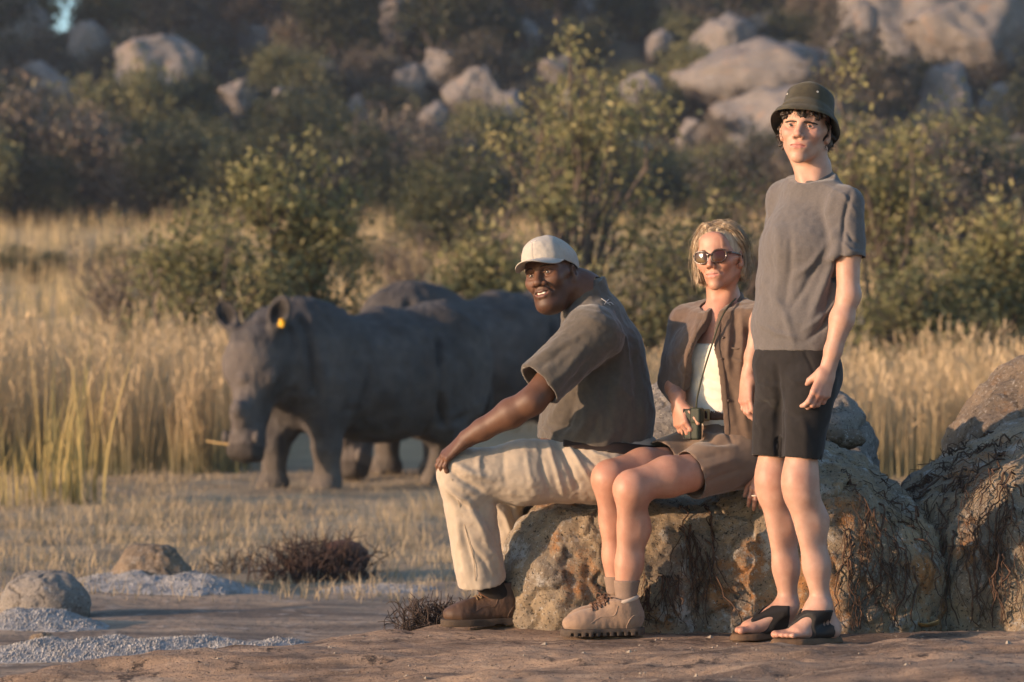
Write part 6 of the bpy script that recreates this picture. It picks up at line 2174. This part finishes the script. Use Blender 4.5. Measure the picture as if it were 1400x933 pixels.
    ff = [([P(*p, .2) for p in pts], w_, m_) for pts, w_, m_ in (
        (((1005, 425), (1004, 460), (998, 490)), .010, -.009), (((1015, 425), (1014, 470), (1010, 510)), .010, .009), (((1024, 430), (1022, 470), (1020, 520)), .009, -.008), (((996, 440), (994, 480), (996, 520)), .009, .006),
        (((1000, 490), (1010, 495), (1024, 494)), .005, .006), (((995, 510), (1003, 550), (1012, 590)), .012, -.006), (((1010, 515), (1015, 555), (1020, 590)), .012, .006),
        (((958, 430), (950, 465), (935, 500)), .010, .007), (((966, 440), (955, 475), (944, 505)), .009, -.007), (((945, 450), (936, 485), (925, 505)), .010, -.006), (((930, 500), (940, 515), (952, 520)), .008, .007), (((922, 515), (934, 528), (950, 533)), .008, -.006))]
    V = folds(V, N, ff)
    V = V + N * (.0035 * fbm(V * A(1, 1, .6), 12, 3, 31) + .0015 * fbm(V, 40, 2, 9))[:, None]
    shirt = mobj("shirt", V, Q, sm, t)
    from mathutils.bvhtree import BVHTree
    bv = BVHTree.FromPolygons([Vector(q) for q in V], Q.tolist())
    def on(px_, py_, off=.002):
        o = Vector((0, CAMY, CAMZ)); d_ = (Vector(P(px_, py_, 0)) - o).normalized()
        h_ = bv.ray_cast(o, d_)
        return np.array(h_[0]) - off * np.array(d_) if h_[0] else P(px_, py_, .2)
    bm_ = mat("shirt_button", (.075, .05, .038), rough=.4)
    for q in ((989, 462), (987, 491), (991, 520), (996, 548)):
        ctr = on(*q); F2 = Field(ctr - .012, ctr + .012, .0016); F2.ell(ctr, (.0055, .003, .0055), 0)
        mobj("button", *F2.mesh(), bm_, shirt)
    V2, Q2 = tube(spline([on(1000, 476, .001), on(1010, 477, .001), on(1024, 474, .001)], 6), .0028, 5)
    mobj("pocket_edge", V2, Q2, sm, shirt)
    mobj("placket", *G.mesh(1), sm, shirt)
    # collar band round the back of the neck
    F2 = Field(nkb - .12, nkb + .12, .0034)
    ring = torus_pts(nkb + A(.002, .006, .010), unit(fwd + A(0, 0, -.45)), lft, .062, .060, 40)
    for i in range(40):
        if (ring[i] - nkb) @ fwd < .042: F2.cone(ring[i], ring[i + 1], .013, .013, .004, ax=unit(ring[i] - nkb), f=2.9)
    mobj("collar", *F2.mesh(1), sm, shirt)
    # ---- shorts
    pm = mat("shorts_taupe", (0.165, 0.115, 0.085), (0.140, 0.098, 0.073), scale=20, rough=.85, bump=.0008, bscale=420, sheen=.25, spec=.15)
    F = Field((.38, .0, .36), (1.02, .74, .82), .0045)
    F.path([waist - A(0, 0, .012), pel], [.098, .128], .05, ax=lft, f=.74)
    F.ell(pel + A(.01, .0, -.02), (.165, .165, .11), .05)
    heL = P(943, 650, .165); heR = P(903, 636, .305)
    F.cone(hipL, heL, .108, .087, .04, cap=True); F.cone(hipR, heR, .108, .087, .04, cap=True)
    F.cone(hipL * .1 + heL * .9, heL * 1.3 - hipL * .3, .080, .082, .003, 's'); F.cone(hipR * .1 + heR * .9, heR * 1.3 - hipR * .3, .080, .082, .003, 's')
    F.plane(waist - A(0, 0, .004), unit(A(0, 0, 1)), .003)
    Fs = F
    V, Q = F.mesh(2); N = vnormals(V, Q)
    ff = [([P(*p, .2) for p in pts], w_, m_) for pts, w_, m_ in (
        (((960, 590), (975, 598), (1000, 596)), .009, .008), (((958, 600), (978, 606), (1005, 604)), .009, -.009), (((940, 608), (965, 612), (1000, 612)), .009, .006), (((935, 625), (960, 625), (990, 618)), .010, -.005),
        (((950, 640), (970, 636), (1000, 628)), .010, .006), (((958, 660), (985, 650), (1015, 640)), .010, -.006), (((968, 676), (995, 668), (1020, 655)), .010, .005), (((938, 618), (950, 640), (966, 678)), .005, -.004), (((985, 570), (992, 590), (1002, 606)), .007, -.007))]
    V = folds(V, N, ff)
    V = V + N * (.003 * fbm(V, 14, 3, 24))[:, None]
    so = mobj("shorts", V, Q, pm, t)
    # woven leather belt
    bc = waist - A(0, 0, .012)
    V, Q = band(Fs, .007, lambda X, Y, Z: np.abs(Z - bc[2]) - .018 + 0 * X * Y)
    uu = (V - bc) @ lft; vv = (V - bc) @ fwd; an_ = np.arctan2(uu, vv)
    N = vnormals(V, Q)
    V = V + N * (.0022 * np.sin(an_ * 62 + (V[:, 2] - bc[2]) * 260) * np.cos(an_ * 62 - (V[:, 2] - bc[2]) * 260))[:, None]
    bl = mobj("belt", V, Q, mat("belt_woven", (.105, .045, .028), (.06, .027, .018), scale=160, rough=.5, bump=.002, bscale=180), t)
    bk = bc + fwd * .100 - lft * .012
    F2 = Field(bk - .05, bk + .05, .002)
    Mb = np.stack([lft, fwd, A(0, 0, 1)], 1)
    F2.box(bk + fwd * .008, (.022, .004, .021), .003, 0, M=Mb); F2.box(bk + fwd * .008, (.014, .02, .013), .002, 0, 's', M=Mb)
    F2.cone(bk + fwd * .010 - A(0, 0, .014), bk + fwd * .010 + A(0, 0, .014), .0025, .0025, .002)
    mobj("buckle", *F2.mesh(0), mat("buckle_brass", (.35, .24, .11), rough=.35), bl)
    # ---- socks and boots
    sk = mat("sock_taupe", (.235, .165, .125), (.19, .135, .105), scale=300, rough=.95, bump=.0012, bscale=500)
    for s, an, top in ((1, anL, P(858, 793, .07)[2]), (-1, anR, P(842, 788, .19)[2])):
        V, Q = band(legf[s], .005, lambda X, Y, Z: np.maximum(Z - top, (an[2] - .06) - Z) + 0 * X * Y)
        mobj("sock", V, Q, sk, t)
    um = mat("boot_suede", (0.275, 0.185, 0.125), (0.235, 0.155, 0.105), scale=40, rough=.9, bump=.0012, bscale=180, sheen=.2)
    sol = mat("boot_rubber", (0.085, 0.062, 0.045), (.06, .045, .035), scale=50, rough=.85)
    lc = mat("lace_brown", (.10, .055, .035), rough=.9)
    cm = mat("boot_lining", (.50, .40, .31), rough=.95)
    boot(t, A((878 - 700) / 405., .085, .008), A((769 - 700) / 407., .028, .008), um, sol, lc, .118, lug=True, collar_m=cm)
    boot(t, A((868 - 700) / 399., .215, .008), A((775 - 700) / 402., .150, .008), um, sol, lc, .118, lug=True, collar_m=cm)
    # rings
    gold = mat("ring_silver", (.7, .62, .5), rough=.25)
    rp = wrR + unit(P(936, 604, .225) - wrR) * .075 + unit(A(-.80, -.60, .1)) * .012
    mobj("ring", *tube(torus_pts(wrL + unit(P(1034, 690, .150) - wrL) * .105 + A(-.012, -.006, 0), A(1, 0, 0), A(0, 1, 0), .0105, .0105, 16), .0022, 6), gold, t)
    return t


woman = build_woman()


def build_pouch():
    c = P(947, 580, .190)
    t = thing("camera_pouch", c - A(0, 0, .055), "small dark green case on a thin strap, held in the seated woman's hand", "pouch")
    lm = mat("case_green", (.022, .030, .020), (.03, .036, .024), scale=60, rough=.6, bump=.0008, bscale=200)
    dk = mat("case_black", (.012, .011, .010), rough=.5)
    M = np.stack([unit(A(.86, -.5, 0)), unit(A(.5, .86, 0)), A(0, 0, 1)], 1)
    F = Field(c - .09, c + .09, .0026)
    F.box(c, (.030, .016, .054), .008, 0, M=M)
    F.box(c + M[:, 0] * .018 + A(0, 0, .030), (.018, .019, .026), .006, .003, M=M)
    V, Q = F.mesh(1); mobj("case", V, Q, lm, t)
    F = Field(c - .09, c + .09, .0026)
    for o in (-.010, .012):
        pts = [c + M[:, 0] * (-.031) + M[:, 1] * o + A(0, 0, z) for z in (-.045, -.02, .02, .045)]
        F.path(pts, [.0035] * 4, .002)
    F.path([c + M[:, 1] * -.016 + M[:, 0] * x + A(0, 0, z) for x, z in ((-.026, -.05), (-.026, .05), (.0, .05), (.0, -.05), (-.026, -.05))], [.003] * 5, .001)
    V, Q = F.mesh(1); mobj("edge_trim", V, Q, dk, t)
    pts = spline([c + A(.012, 0, .055), P(954, 540, .175), P(963, 505, .160), P(974, 470, .165), P(984, 440, .190), P(995, 420, .225), P(1008, 406, .31), P(1004, 402, .39)], 10)
    V, Q = tube(pts, .0032, 6); mobj("strap", V, Q, mat("strap_olive", (.055, .055, .035), rough=.8), t)
    return t


build_pouch()

# ------------------------------------------------------------------ the evening air
def build_haze():
    x0, x1, y0, y1, z0, z1 = -352, 352, -16, 340, -2.0, 140.0
    V = [(x, y, z) for x in (x0, x1) for y in (y0, y1) for z in (z0, z1)]
    Q = np.array([(0, 1, 3, 2), (4, 6, 7, 5), (0, 4, 5, 1), (2, 3, 7, 6), (0, 2, 6, 4), (1, 5, 7, 3)])
    m = bpy.data.materials.new("haze_air"); m.use_nodes = True
    nt = m.node_tree; nt.nodes.remove(nt.nodes["Principled BSDF"])
    pv = nt.nodes.new("ShaderNodeVolumePrincipled")
    pv.inputs["Color"].default_value = (.78, .86, 1.0, 1); pv.inputs["Density"].default_value = HAZE
    pv.inputs["Anisotropy"].default_value = 0.3
    nt.links.new(pv.outputs[0], nt.nodes["Material Output"].inputs["Volume"])
    o = mobj("haze", V, Q, m, None, smooth=False, base=(0, 0, 0))
    tag(o, "thin bluish evening haze hanging over the veld", "haze", kind="stuff")


HAZE = 0.00045
build_haze()
